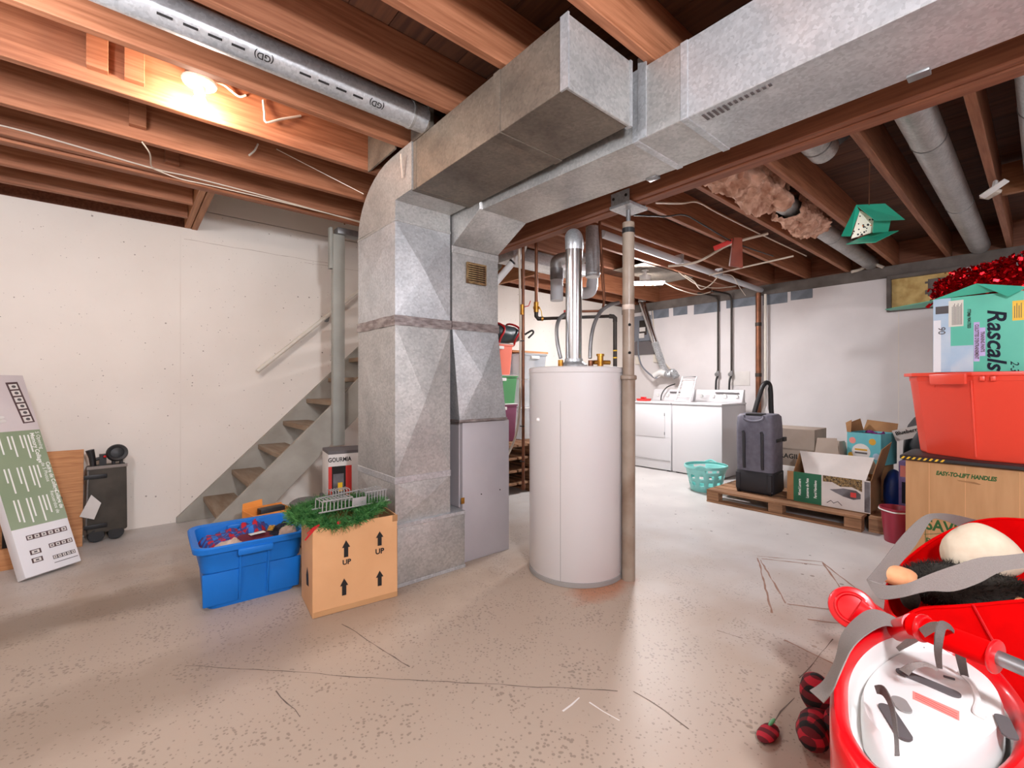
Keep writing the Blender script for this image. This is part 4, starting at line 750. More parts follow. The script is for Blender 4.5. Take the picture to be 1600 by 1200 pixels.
k0 = G(870,470,4.4); pipe_thing('grey_vent_elbow', 'grey plastic vent elbow hanging left of the flue pipe', [('socket', [k0, k0+V(0,0,.26)], .062, 'greyduct'), ('collar', [k0+V(0,0,.20), k0+V(0,0,.31)], .066, 'steel'), ('elbow', spline([k0+V(0,0,.27), k0+V(.0,0,.38), k0+V(.10,-.06,.42), k0+V(.25,-.12,.43)]), .058, 'galv'), ('hanger_strap', [k0+V(.22,-.11,.45), V(k0.x+.22, 2.905, ZJ+.06)], .008, 'galv2')])
k1 = G(914,440,4.6); pipe_thing('white_vent_elbow', 'white plastic vent elbow hanging right of the flue pipe', [('elbow', spline([k1+V(-.1,.1,-.02), k1+V(-.06,.05,-.11), k1+V(.05,-.02,-.10), k1+V(.08,-.03,.0)]), .058, 'greyduct'), ('run', [k1+V(.08,-.03,-.01), k1+V(.09,-.03,.25)], .055, 'greyduct')])
MB().box(2.92, 4.05, 3.40, 3.66, 2.44, 2.568).build('flat_duct', M['galv2'], label='flat pale blue-grey duct under the joists behind the flue pipe', cat='duct', bev=.004)
def cable(name, label, pts, r=.0045, mat='cable', n=6): return MB().tube(spline(pts, 5), r, n).build(name, M[mat], label=label, cat='cable')
cable('white_cable', 'white cable stapled along the doubled header over the stairs', [at(-30,190,Y=3.70), at(45,207,Y=3.70), at(235,262,Y=3.70), at(300,277,Y=3.69), at(420,308,Y=3.70), at(565,348,Y=3.70)])
cable('white_cable', 'second white cable sagging below the header over the stairs', [at(236,262,Y=3.69), at(280,279,Y=3.68), at(330,290,Y=3.69), at(450,318,Y=3.69), at(562,346,Y=3.69)], .004)
cable('white_cable', 'loose white cable dropping from the joist left of the bare bulb', [at(222,222,Y=3.27), at(234,240,Y=3.35), at(236,258,Y=3.6), at(241,263,Y=3.69)], .004)
cable('lamp_cable', 'grey cable looping from the bare bulb holder to the joist', [V(bx_.x+.05,bx_.y+.02,2.72), at(350,133,Y=2.79), at(372,150,Y=2.81), at(384,149,Y=2.815)], .006, 'offw')
cable('thin_cord', 'thin cord slanting from the joist to the duct elbow', [at(432,233,Y=3.28), at(500,268,Y=3.2), at(568,303,Y=3.05)], .003)
cable('cable_stub', 'bent grey cable stub hanging on the joist right of the bare bulb', [at(411,157,Y=2.81), at(413,175,Y=2.80), at(416,191,Y=2.79), at(440,186,Y=2.80), at(470,181,Y=2.815)], .006, 'offw')
cable('cable_stub', 'short cable stub hanging below the second joist behind the bare bulb', [at(403,225,Y=3.28), at(398,235,Y=3.27), at(389,243,Y=3.27)], .006, 'offw')
# pipes in the joist bays right of the beam
def rpipe(name, label, y, z, r, xa, xb, mat='galv', seams=()):
    t = thing(name, ((xa+xb)/2, y, z-r), label, 'pipe'); MB().cyl((xa,y,z),(xb,y,z),r,26).build('pipe', M[mat], t)
    for s_ in seams: MB().cyl((s_,y,z),(s_+.012,y,z),r+.003,26).build('seam', M['steel'], t)
    return t
rpipe('joist_bay_pipe', 'long galvanised round duct in the joist bay right of the teal card', .445, 2.63, .082, 2.46, XW-.01, 'galv', (3.55, 5.0))
rpipe('joist_bay_pipe', 'mottled galvanised round duct at the far right edge under the joists', .005, 2.62, .09, 2.46, 4.86, 'galv2', (3.5,))
t = rpipe('joist_bay_pipe', 'short galvanised round duct stub above the teal card', .90, 2.66, .082, 2.46, 3.32, 'galv', (3.18,))
MB().lathe([(.084,0),(.11,.01),(.15,.04),(.16,.1)], 20, (3.36,.92,2.70)).build('torn_collar', M['dark'], t)
ip = rpipe('insulated_pipe', 'round duct half wrapped in torn pink insulation in the joist bay', 1.345, 2.63, .075, 2.46, XW-.02, 'galv', (5.2,))
def fluffy(xa, xb, r, seed, mat='insul', drip=.1):
    m = MB(); n = 44; rings = []
    for i_ in range(67):
        i = i_/2; x = xa+(xb-xa)*i/33; rr = []
        for k in range(n):
            a = 2*math.pi*k/n; p = V(x, math.cos(a), math.sin(a)); h = r*(1+.34*noise.noise(V(x*9+seed, p.y*2.2, p.z*2.2))+.24*noise.noise(V(x*26, p.y*6+seed, p.z*6))+.12*noise.noise(V(x*60, p.y*14, p.z*14)))
            if p.z < -.3: h += drip*max(0, noise.noise(V(x*5+seed, 1, p.y*2)))
            e = min(i, 33-i)/33; h *= .75+.25*min(1, e*10); h = max(h, .079)
            rr.append(V(x+.02*noise.noise(V(x*7, p.y*3, p.z*3+seed)), 1.345+p.y*min(h, .19), 2.63+p.z*h if p.z < 0 else 2.63+p.z*min(h,.15)))
        rings.append(rr)
    m.loft(rings, False, False).build('insulation', M[mat], ip, smooth=50)
fluffy(2.62, 3.80, .135, 3); fluffy(4.05, 4.75, .12, 9, drip=.05)
# small debris on the joists
MB(TR((4.55,.25,2.50),.5,.4)).box(-.07,.07,-.03,.03,0,.025).jitter(.006,14).build('plastic_bracket', M['fluff'], label='dirty white plastic bracket stuck under a right-hand joist', cat='bracket', bev=.006)
MB(TR((4.42,.225,2.50),.9,.5,.3)).box(-.08,.08,-.02,.02,0,.012).box(-.01,.01,-.01,.01,0,.08).jitter(.004,14).build('scraper', M['whitep'], label='small white scraper hanging under a right-hand joist', cat='scraper', bev=.004)
cable('foam_bead', 'crumbly foam bead along the sill above the boxed window', [at(1330,425,X=6.70), at(1350,418,X=6.70), at(1362,402,X=6.70), at(1368,412,X=6.70), at(1380,418,X=6.70)], .018, 'fluff', 8)
# teal card hanging from a nail
hp = at(1358, 247, Z=ZJ); tc_ = thing('teal_carton', hp + V(0,0,-.5), 'folded open teal card with leopard print inside, hanging on a string from a joist', 'card')
MB().tube([hp, hp+V(.004,0,-.10), hp+V(0,0,-.285)], .0022, 6).build('string', M['copper'], tc_)
MB().tube([hp+V(.006,0,-.01), hp+V(.014,0,-.06), hp+V(.004,0,-.115)], .0022, 6).build('string_loop', M['copper'], tc_)
Q = lambda x, y, F: at(x, y, F=F)
MB().slab(Q(1338,320,2.72), Q(1383,318,2.86), Q(1414,343,2.86), Q(1369,345,2.66), .003).build('roof_panel', M['teal'], tc_, smooth=0)
MB().slab(Q(1338,320,2.72), Q(1343,330,2.70), Q(1329,369,2.66), Q(1314,369,2.72), .003).build('side_panel', M['teal'], tc_, smooth=0)
MB().slab(Q(1344,328,2.74), Q(1368,344,2.72), Q(1366,362,2.74), Q(1330,373,2.76), .003).build('leopard_panel', M['leopard'], tc_, smooth=0)
MB().slab(Q(1366,344,2.70), Q(1392,344,2.86), Q(1388,362,2.86), Q(1364,364,2.70), .003).build('back_panel', M['teal'], tc_, smooth=0)
MB().slab(Q(1322,382,2.68), Q(1368,379,2.62), Q(1404,361,2.84), Q(1360,365,2.84), .003).build('base_panel', M['teal'], tc_, smooth=0)
# hanging brown offcut and wires among the right-hand joists
ho = thing('hanging_offcut', at(1152,405,F=3.9), 'red-brown wooden offcut hanging from wires under the joists', 'wood')
MB().slab(at(1147,371,F=3.9), at(1160,371,F=3.9), at(1161,418,F=3.9), at(1141,415,F=3.9), .03).build('upright', M['brownhang'], ho, bev=.003)
MB().slab(at(1114,385,F=4.05), at(1146,372,F=3.92), at(1147,378,F=3.92), at(1116,392,F=4.05), .03).build('red_arm', M['redlid'], ho, bev=.003)
for i, (lab, pts, r, mt) in enumerate([
 ('black cable crossing under the joists right of the column', [(990,336,3.0),(1040,338,3.2),(1070,336,3.4),(1100,352,3.6),(1150,380,4.0),(1208,400,4.4)], .006, 'cableb'),
 ('white cable along the joist right of the column', [(1025,317,3.0),(1065,318,3.2),(1090,316,3.4),(1120,332,3.7),(1180,362,4.2),(1260,400,5.0)], .006, 'cable'),
 ('thin conduit running across the far joists to the wall', [(1108,430,4.6),(1165,417,4.4),(1240,400,4.2)], .008, 'cable'),
 ('pale strap crossing the joists below the brown offcut', [(1044,416,4.6),(1090,409,4.5),(1140,382,4.3),(1200,365,4.2)], .012, 'cable'),
 ('tangled white cable hanging from the far joists', [(1070,430,5.0),(1085,440,5.0),(1095,452,5.0),(1110,445,5.1),(1122,432,5.1)], .006, 'cable'),
 ('second tangled white cable near the wall conduits', [(1060,425,5.3),(1090,445,5.3),(1120,450,5.4),(1150,447,5.6)], .006, 'cable'),
 ('thin drooping wire near the drain pipe', [(1130,428,4.6),(1145,432,4.8),(1155,448,5.2),(1165,462,5.6)], .004, 'cable'),
 ('cable loop by the lit shop light', [(1035,440,5.6),(1060,452,5.6),(1090,460,5.7),(1110,456,5.8)], .006, 'cable')]):
    cable('ceiling_cable', lab, [at(x, y, F=f) for x, y, f in pts], r, mt)
# ================================================================== PALLETS
def pallet(x0, x1, y0, y1, z0, label, group=None, n=7):
    t = thing('wooden_pallet', ((x0+x1)/2, (y0+y1)/2, z0), label, 'pallet', group); L = y1-y0
    for k in range(3):
        xx = x0 + (x1-x0-.1)*k/2
        MB().box(xx, xx+.1, y0, y1, z0, z0+.02).build('bottom_board', M['pal'], t, bev=.002, seg=1)
        for j in range(3):
            yy = y0 + (L-.12)*j/2; MB().box(xx+.003, xx+.097, yy, yy+.12, z0+.021, z0+.103).build('block', M['pal'], t, bev=.003, seg=1)
    for j in range(3):
        yy = y0 + (L-.1)*j/2
    w_ = (x1-x0)/n
    for k in range(n):
        xx = x0+w_*k; MB().box(xx+.004, xx+w_-(.004 if k == n-1 else .02), y0, y1, z0+.104, z0+.126).build('deck_board', M['pal'], t, bev=.002, seg=1)
    return t
PT = .126
pallet(4.53, 5.60, .965, 2.25, 0, 'wooden pallet under the grey suitcase and open boxes')
pallet(4.60, 5.66, -.30, .935, 0, 'wooden pallet behind the maroon bucket and cardboard box')
for k in range(4): pallet(2.95, 4.05, 3.72, 4.72, .137*k, ('lowest', 'second', 'third', 'topmost')[k] + ' pallet in the stack behind the gas pipes', 'stacked pallets by the far wall')
zp = .137*3 + PT + .002
def tub(name, x0, x1, y0, y1, z0, z1, mat, label, lid=None, cat='tote', tp=.03):
    t = thing(name, ((x0+x1)/2, (y0+y1)/2, z0), label, cat); T = TR(((x0+x1)/2, (y0+y1)/2, z0)); L, W, H = x1-x0, y1-y0, z1-z0
    MB(T).loft([ring(L-2*tp-.01, W-2*tp-.01, .03, 0), ring(L-2*tp, W-2*tp, .03, .01), ring(L-.02, W-.02, .03, H-.03), ring(L, W, .03, H-.028), ring(L, W, .03, H-.012)]).build('bin', M[mat], t, smooth=30)
    MB(T).loft([ring(L, W, .03, H-.011), ring(L+.01, W+.01, .03, H-.008), ring(L-.03, W-.03, .03, H), ]).build('lid', M[lid or mat], t, smooth=30)
    MB(T).box(-.07, .07, -W/2-.012, -W/2+.005, H-.07, H-.035).build('handle', M[lid or mat], t, bev=.005)
    return t
tub('storage_bin', 2.98, 3.50, 3.98, 4.45, zp, .975, 'purple', 'purple storage bin with white lid, lowest of the coloured bins', 'whitep')
tub('storage_bin', 2.98, 3.52, 4.0, 4.46, .977, 1.305, 'green', 'green storage bin between the coral bin and the purple bin', 'whitep')
tub('storage_bin', 2.98, 3.45, 4.0, 4.44, 1.307, 1.665, 'coral', 'coral orange storage bin with white lid, topmost of the coloured bins', 'whitep')
tub('clear_bin', 3.57, 4.02, 4.02, 4.46, zp, .92, 'clear', 'clear plastic bin at the bottom beside the purple bin', 'whitep')
tub('clear_bin', 3.57, 4.02, 4.02, 4.46, .922, 1.26, 'clear', 'clear plastic bin in the middle beside the green bin', 'whitep')
tub('clear_bin', 3.57, 4.02, 4.02, 4.46, 1.262, 1.575, 'clear', 'clear plastic bin with white lid under the wooden plank', 'whitep')
MB().box(3.46, 4.05, 4.05, 4.30, 1.577, 1.60).build('wooden_plank', M['ply'], label='light wooden plank on the clear bins behind the gas pipes', cat='plank', bev=.002)
db_ = thing('duffel_bag', (3.45, 4.2, 1.667), 'black duffel bag with red handles on the coral bin', 'bag')
m = MB(); rings = []
for i in range(15):
    x = 3.02 + .70*i/14; e = math.sin(math.pi*min(1, max(.0, i/14)))**.35 if 0 < i < 14 else .25
    rings.append([V(x, 4.2+.15*e*math.cos(a)*(1+.15*noise.noise(V(x*9, a, 1))), 1.79+.12*e*math.sin(a)*(1+.2*noise.noise(V(x*8, a*1.3, 4)))) for a in [2*math.pi*k/18 for k in range(18)]])
m.loft(rings).build('bag_body', M['garment'], db_, smooth=60)
for x in (3.32, 3.55): MB().tube([V(x+.03*math.sin(3*a), 4.2+.158*math.cos(a), 1.79+.13*math.sin(a)) for a in [math.pi*k/14+math.pi*.9 - math.pi*.0 for k in range(-14, 10)]], .012, 8).build('red_handle', M['redribbon'], db_)
MB().tube(spline([(3.7,4.1,1.8),(3.78,4.06,1.85),(3.80,4.06,1.82),(3.74,4.08,1.76)]), .012, 8).build('side_strap', M['dark'], db_)
# ================================================================== LAUNDRY CORNER
def appliance(y0, y1, name, label, door):
    t = thing(name, (6.0, (y0+y1)/2, 0), label, name)
    MB().box(5.67, 6.37, y0, y1, .015, .925).build('cabinet', M['white'], t, bev=.008)
    MB().box(5.655, 6.38, y0-.004, y1+.004, .926, .950).build('top_panel', M['white'], t, bev=.008)
    m = MB(); m.prism([(6.27,y0+.01,.95),(6.37,y0+.01,.95),(6.37,y0+.01,1.12),(6.325,y0+.01,1.12)], (0,y1-y0-.02,0)); cp = m.build('control_panel', M['white'], t, bev=.006)
    for k in range(4):
        f = (.12,.36,.60,.85)[k]; y = y0 + (y1-y0)*f; MB().cyl((6.290,y,1.035),(6.268,y,1.03),.022 if k != 1 else .03,16).build('knob', M['whitep'], cp)
    MB().box(6.283, 6.30, y0+.06, y1-.3, 1.07, 1.085).build('control_label', M['greyink'], cp, smooth=0)
    for yy in (y0+.04, y1-.08): MB().box(5.70, 5.74, yy, yy+.04, 0, .016).build('foot', M['dark'], t, smooth=0)
    if door:
        MB().box(5.662, 5.671, y0+.09, y1-.05, .46, .84).build('door', M['white'], t, bev=.004)
        MB().box(5.6605, 5.6705, y0+.01, y1-.01, .14, .146).build('panel_groove', M['tankring'], t, smooth=0)
        for z in (.52, .78): MB().box(5.655, 5.663, y0+.088, y0+.097, z-.02, z+.02).build('hinge', M['steel'], t, smooth=0)
    return t
appliance(2.617, 3.295, 'washer', 'white top-loading washer on the right, beside the laundry basket', False)
dry = appliance(3.312, 3.99, 'dryer', 'white front-loading dryer left of the washer, partly behind the steel column', True)
fr = thing('drying_rack', (6.0, 3.25, .95), 'small white wire frame leaning on the dryer and washer tops', 'rack')
T = basis(V(5.86, 3.36, .963), (0,-1,0), (.35,0,.94))
m = MB(T); m.tube([(0,0,0),(.04,.36,0),(.25,.36,0),(.22,0,0),(0,0,0)], .011, 8); m.build('frame', M['white'], fr)
for k in range(6):
    f = k/5; MB(T).tube([(.005+.03*f, .06+.26*f, 0), (.225+.02*f, .06+.26*f, 0)], .005, 6).build('rung', M['white'], fr)
MB(T).slab((.05,.06,-.004),(.20,.06,-.004),(.22,.30,-.004),(.07,.30,-.004),.003).build('mesh_panel', M['cardw'], fr, smooth=0)
rd = thing('red_tray', (5.9, 3.88, .95), 'small red tray on top of the dryer', 'tray'); MB().loft([[V(5.84+x, 3.85+y, z) for x, y, z in ring(.13,.16,.02,.952)], [V(5.84+x, 3.85+y, z) for x, y, z in ring(.15,.18,.02,.985)], [V(5.84+x, 3.85+y, z) for x, y, z in ring(.13,.16,.02,.985)], [V(5.84+x, 3.85+y, z) for x, y, z in ring(.11,.14,.02,.960)]]).build('tray', M['redlid'], rd); MB().box(5.80,5.88,3.83,3.88,.962,1.01).build('clip', M['red'], rd, bev=.004)
vt = thing('dryer_vent', at(1010,480,X=6.55), 'silver flexible dryer vent hose slanting down to the dryer', 'vent')
va, vb = at(1003, 472, X=6.60), at(1038, 580, X=6.58)
MB().cyl(va, va.lerp(vb, .62), .052, 20).build('rigid_pipe', M['chrome'], vt)
pts = [va.lerp(vb, .60+.40*k/40) for k in range(41)]; MB().tube(pts, [.052 if k % 2 else .060 for k in range(41)], 20).build('flex_hose', M['galv2'], vt, smooth=0)
pts = spline([vb, vb+V(0,-.08,-.05), vb+V(-.02,-.16,-.02), vb+V(-.02,-.22,-.10)], 10); MB().tube(pts, [.050 if k % 2 else .058 for k in range(len(pts))], 18).build('flex_hose', M['galv2'], vt, smooth=0)
MB().tube(spline([vb+V(-.05,.15,-.07), vb+V(-.05,.05,-.02), vb+V(-.03,-.03,-.04)]), .05, 14).build('tape_wrap', M['whitep'], vt)
MB().cyl(va+V(0,0,.0), va+V(0,0,.12), .062, 20).build('ceiling_collar', M['galv'], vt)
MB().tube(spline([V(6.15,3.76,.955), V(6.18,3.76,1.05), V(6.25,3.72,1.15), V(6.38,3.66,1.2)]), .009, 8).build('cord', M['cableb'], dry)
ep = thing('electrical_panel', (6.72, 4.45, 1.92), 'grey electrical panel on the far wall behind the dryer vent', 'panel')
MB().box(6.70, 6.748, 4.31, 4.61, 1.93, 2.36).build('panel_box', M['panelg'], ep, bev=.006); MB().box(6.69, 6.70, 4.36, 4.50, 2.03, 2.28).build('breaker_window', M['blackpipe'], ep, bev=.003)
MB().box(6.68, 6.69, 4.38, 4.49, 2.09, 2.16).box(6.68, 6.69, 4.40, 4.50, 1.98, 2.06).build('paper_label', M['cardw'], ep, smooth=0)
MB().box(6.725, 6.749, 4.24, 4.62, 1.70, 1.925).build('backing_board', M['panelb'], ep, smooth=0)
for y, z in ((4.20, 1.62), (4.55, 1.60)): MB().box(6.71, 6.749, y-.045, y+.045, z-.06, z+.07).build('outlet', M['offw'], label='ivory outlet box under the electrical panel, ' + ('right one' if y < 4.4 else 'left one'), cat='outlet', bev=.005)
cable('panel_cable', 'grey cable drooping from the electrical panel to the dryer', [V(6.69,4.52,1.98), V(6.66,4.50,1.75), V(6.62,4.40,1.5), V(6.55,4.15,1.32), V(6.50,4.05,1.30)], .014, 'panelg')
cable('panel_cable', 'white cable running down from the ceiling behind the dryer vent', [V(6.70,4.25,2.42), V(6.69,4.2,2.0), V(6.68,4.05,1.6), V(6.66,3.8,1.35)], .010, 'cable')
def wall_pipe(px, ytop, ybot, r, mat, label):
    a, b = at(px, ytop, X=6.70), at(px, ybot, X=6.70); t = thing('wall_pipe', b, label, 'pipe')
    MB().tube(spline([V(6.2, a.y+.05, 2.49), V(6.55, a.y, 2.49), V(6.66, a.y, 2.47), V(6.70, a.y, 2.40), V(6.70, a.y, 2.2)], 5) + [b], r, 12).build('pipe', M[mat], t); return t, b
for px, lab in ((1122, 'left copper supply pipe above the washer with a valve'), (1143, 'right copper supply pipe above the washer with a valve')):
    t, b = wall_pipe(px, 470, 585, .014, 'blackpipe', lab)
    MB().cyl(b+V(-.02,0,0), b+V(-.05,0,0), .03, 14).cyl(b+V(0,0,-.02), b+V(0,0,.05), .022, 12).build('valve', M['steel'], t)
    MB().tube(spline([b+V(-.01,0,-.02), b+V(-.04,.01,-.10), b+V(-.05,.01,-.3), b+V(-.04,0,-.45)]), .014, 10).build('hose', M['dark'], t)
MB().box(6.742, 6.749, 2.72, 3.02, 1.18, 1.38).build('splash_plate', M['cardw'], label='pale plate on the wall behind the washer taps', cat='plate', smooth=0)
a = at(1185, 462, X=6.68); dp = thing('drain_pipe', (6.68, a.y, 0), 'brown vertical drain pipe on the right wall behind the vacuum hose', 'pipe')
MB().cyl((6.68,a.y,0),(6.68,a.y,2.46),.035,18).build('pipe', M['copper'], dp); MB().cyl((6.68,a.y-.09,.9),(6.68,a.y-.09,2.43),.018,12).build('conduit', M['offw'], dp)
for z in (1.3, 2.0): MB().cyl((6.68,a.y,z),(6.68,a.y,z+.05),.04,18).build('coupling', M['blackpipe'], dp)
t = thing('overhead_conduit', (5, 2.53, 2.47), 'long pale pipe running below the joists to the drain pipe on the wall', 'pipe')
MB().cyl((3.2,2.53,2.52),(6.72,2.56,2.50),.034,18).build('pipe', M['greyduct'], t)
for x in (3.6, 4.5, 5.4): MB().box(x, x+.02, 2.49, 2.58, 2.48, 2.58).build('strap', M['galv2'], t, smooth=0)
# vacuum hose
vh = thing('vacuum_cleaner', (5.3, 2.25, .0), 'black looped vacuum hose standing up behind the grey suitcase', 'vacuum')
b0 = V(5.85, 2.16, 0)
MB().loft([[b0+V(x,y,z) for x, y, z in ring(.30,.24,.06,.0)], [b0+V(x,y,z) for x, y, z in ring(.30,.24,.06,.10)], [b0+V(x,y,z) for x, y, z in ring(.2,.16,.05,.16)]]).build('floor_head', M['dark'], vh)
MB().tube([b0+V(0,0,.14), b0+V(0,-.03,.8)], .035, 14).build('wand', M['dark'], vh)
k = lambda x, y: at(x, y, F=5.4)
MB().tube(spline([k(1176,655), k(1180,640), k(1186,620), k(1191,605), k(1197,598), k(1202,601), k(1204,612), k(1205,640), k(1207,660)]), .027, 14).build('hose', M['dark'], vh)
MB().tube(spline([k(1190,650), k(1196,630), k(1197,610), k(1200,600)]), .016, 10).build('white_cord', M['whitep'], vh)
# laundry basket
lb = thing('laundry_basket', (5.03, 2.50, 0), 'turquoise plastic laundry basket with cut-outs beside the pallet', 'basket')
m = MB(); cx, cy = 5.03, 2.505; n = 48; lv = [(.70,0),(.72,.02),(.76,.07),(.80,.11),(.84,.15),(.88,.19),(.92,.225),(.95,.25),(1.0,.255),(1.02,.262),(1.0,.285),(.97,.285)]
pt = lambda s_, z, i: V(cx + .245*s_*math.cos(2*math.pi*i/n), cy + .225*s_*math.sin(2*math.pi*i/n), z)
vv = [pt(s_, z, i) for s_, z in lv for i in range(n)]; fs = [tuple(range(n-1,-1,-1))]
for k_ in range(len(lv)-1):
    for i in range(n):
        if k_ in (2, 4) and i % 4 in (1, 2): continue
        if k_ in (6,) and (i % 24) in (4,5,6,7,8): continue
        fs.append((k_*n+i, k_*n+(i+1) % n, (k_+1)*n+(i+1) % n, (k_+1)*n+i))
m.add(vv, fs); o = m.build('basket_shell', M['tealp'], lb, smooth=40); md = o.modifiers.new('wall', 'SOLIDIFY'); md.thickness = .005
for s_ in (-1, 1): MB().tube(spline([pt(1.02,.275,12*(1-s_)//1 % n), pt(1.05,.30,(12*(1-s_)+2) % n), pt(1.05,.30,(12*(1-s_)-2) % n)][:2]+[pt(1.05,.28,(12*(1-s_)+4) % n)]), .012, 8).build('handle', M['tealp'], lb)
# suitcase
sc = thing('suitcase', (4.83, 1.855, PT), 'grey wheeled duffel suitcase standing upright on the wooden pallet', 'suitcase')
ST = TR((4.84, 1.855, PT+.012), 0, 0, math.radians(-1.5))
MB(ST).loft([ring(.26,.33,.05,.16,5), ring(.30,.345,.05,.22,5), ring(.30,.35,.05,.62,5), ring(.28,.34,.05,.74,5), ring(.24,.31,.06,.765,5)]).build('shell', M['case'], sc, smooth=40)
MB(ST).loft([ring(.28,.33,.04,.0,5), ring(.31,.355,.04,.02,5), ring(.31,.355,.05,.20,5), ring(.29,.34,.05,.215,5)]).build('base', M['caseb'], sc, smooth=40)
for y in (-.085, .085):
    MB(ST).tube([(-.148,y+.01,.60),(-.155,y,.58),(-.155,y,.26),(-.148,y,.24)], .014, 10).build('skid_rail', M['caseb'], sc)
    MB(ST).cyl((-.13,y*1.7-.012,.025),(-.13,y*1.7+.012,.025),.035,18).build('wheel', M['dark'], sc)
    MB(ST).box(-.165,-.11,y*1.7-.022,y*1.7+.022,.03,.19).build('wheel_guard', M['caseb'], sc, bev=.008)
MB(ST).tube(spline([(-.13,-.09,.755),(-.145,-.08,.72),(-.15,0,.70),(-.145,.08,.72),(-.13,.09,.755)]), .012, 8).build('top_handle', M['case'], sc)
MB(ST).box(-.13,-.03,-.08,.08,.755,.775).build('handle_well', M['dark'], sc, bev=.006)
MB(ST).box(-.06,.10,-.185,-.172,.50,.53).box(.10,.16,-.195,-.165,.495,.535).build('side_strap', M['dark'], sc, bev=.003)
MB(ST).box(-.05,.08,-.18,-.165,.18,.20).build('side_handle', M['dark'], sc, bev=.004)
# boxes on the pallet
def openbox(name, T, L, W, H, mat, label, inner=None, fill=.5):
    t = thing(name, T @ V(0,0,0), label, 'box'); e = .005
    MB(T).box(-L/2,L/2,-W/2,-W/2+e,0,H).box(-L/2,L/2,W/2-e,W/2,0,H).box(-L/2,-L/2+e,-W/2+e,W/2-e,0,H).box(L/2-e,L/2,-W/2+e,W/2-e,0,H).box(-L/2+e,L/2-e,-W/2+e,W/2-e,0,e).build('carton', M[mat], t, smooth=0)
    return t
MB().loft([[V(5.38+x,1.69+y,z) for x, y, z in ring(.40,.46,.02,PT+.001)], [V(5.38+x,1.69+y,z) for x, y, z in ring(.40,.46,.02,.36)]]).build('white_flat_box', M['cardw'], label='white flat box under the cardboard box marked FRAGILE', cat='box', bev=.004)
fg = thing('fragile_box', (5.35,1.70,.362), 'greyish cardboard box marked FRAGILE behind the suitcase', 'box')
MB().box(5.19,5.56,1.48,1.92,.362,.745).build('carton', M['cardg'], fg, bev=.003); MB().box(5.186,5.19,1.48,1.92,.54,.742).build('front_flap', M['cardg'], fg, bev=.001, seg=1)
text('FRAGILE', .066, basis(V(5.1895,1.705,.46), (0,-1,0), (0,0,1)), M['black'], fg, bold=.0015)
gb = openbox('grey_carton', TR((5.21,1.35,PT+.002), math.radians(0)), .26, .21, .40, 'cardg', 'open greyish cardboard box with raised flaps beside the FRAGILE box')
GT = TR((5.21,1.35,PT+.002), math.radians(0))
MB(GT).slab((-.13,-.10,.40),(-.13,.10,.40),(-.09,.09,.55),(-.09,-.07,.56),.005).build('flap', M['cardg'], gb, smooth=0); MB(GT).slab((-.13,-.10,.40),(.13,-.10,.40),(.11,-.08,.52),(-.07,-.08,.53),.005).build('flap', M['cardg'], gb, smooth=0); MB(GT).slab((.13,-.10,.40),(.13,.10,.40),(.20,.08,.52),(.18,-.08,.50),.005).build('flap', M['cardg'], gb, smooth=0)
MB(GT).box(-.12,.12,-.095,.095,.01,.30).build('wrapped_contents', M['cardw'], gb, bev=.02)
MB(TR((5.36,1.07,PT+.002), math.radians(-12))).box(-.15,.17,-.11,.125,0,.33).build('brown_carton', M['cardin'], label='plain brown carton under the turquoise printed box', cat='box', bev=.003)
TT = TR((5.34,1.06,.462), math.radians(-12)); tq = openbox('turquoise_box', TT, .30, .27, .285, 'tealprint', 'open turquoise printed box on top of the brown carton by the wall')
MB(TT).slab((-.15,.135,.285),(.15,.135,.285),(.12,.15,.40),(-.13,.15,.36),.004).build('flap', M['cardin'], tq, smooth=0); MB(TT).slab((.15,-.135,.285),(.15,.135,.285),(.17,.11,.39),(.16,-.14,.37),.004).build('flap', M['cardin'], tq, smooth=0); MB(TT).slab((-.15,.135,.285),(-.15,.10,.285),(-.14,.10,.40),(-.14,.15,.37),.004).build('flap', M['cardin'], tq, smooth=0)
MB(TT).prism([(-.1505,.02+.075*math.cos(a),.11+.075*math.sin(a)) for a in [2*math.pi*i/20 for i in range(20)]], (-.0008,0,0)).build('oval_print', M['cardw'], tq, smooth=0)
for y, z, mt in ((.09,.21,'pinkink'),(-.07,.21,'mustard'),(.10,.07,'mustard'),(-.1,.08,'skyp')): MB(TT).prism([(-.1505,y+.028*math.cos(a),z+.03*math.sin(a)) for a in [2*math.pi*i/12 for i in range(12)]], (-.0006,0,0)).build('shape_print', M[mt], tq, smooth=0)
for z in (.13, .10): MB(TT).box(-.1525,-.1513,-.03,.07,z-.008,z+.008).build('lettering', M['greyink' if z < .12 else 'mustard'], tq, smooth=0)
cloth('purple_sequin_cloth', TT @ TR((.02,-.01,.215)), .24, .21, .09, 'magenta', 5, 'purple sequin cloth inside the turquoise box', 'cloth'); cloth('black_cloth', TT @ TR((-.08,.0,.24)), .12, .2, .05, 'dark', 9, 'black cloth in front of the purple sequin cloth', 'cloth')
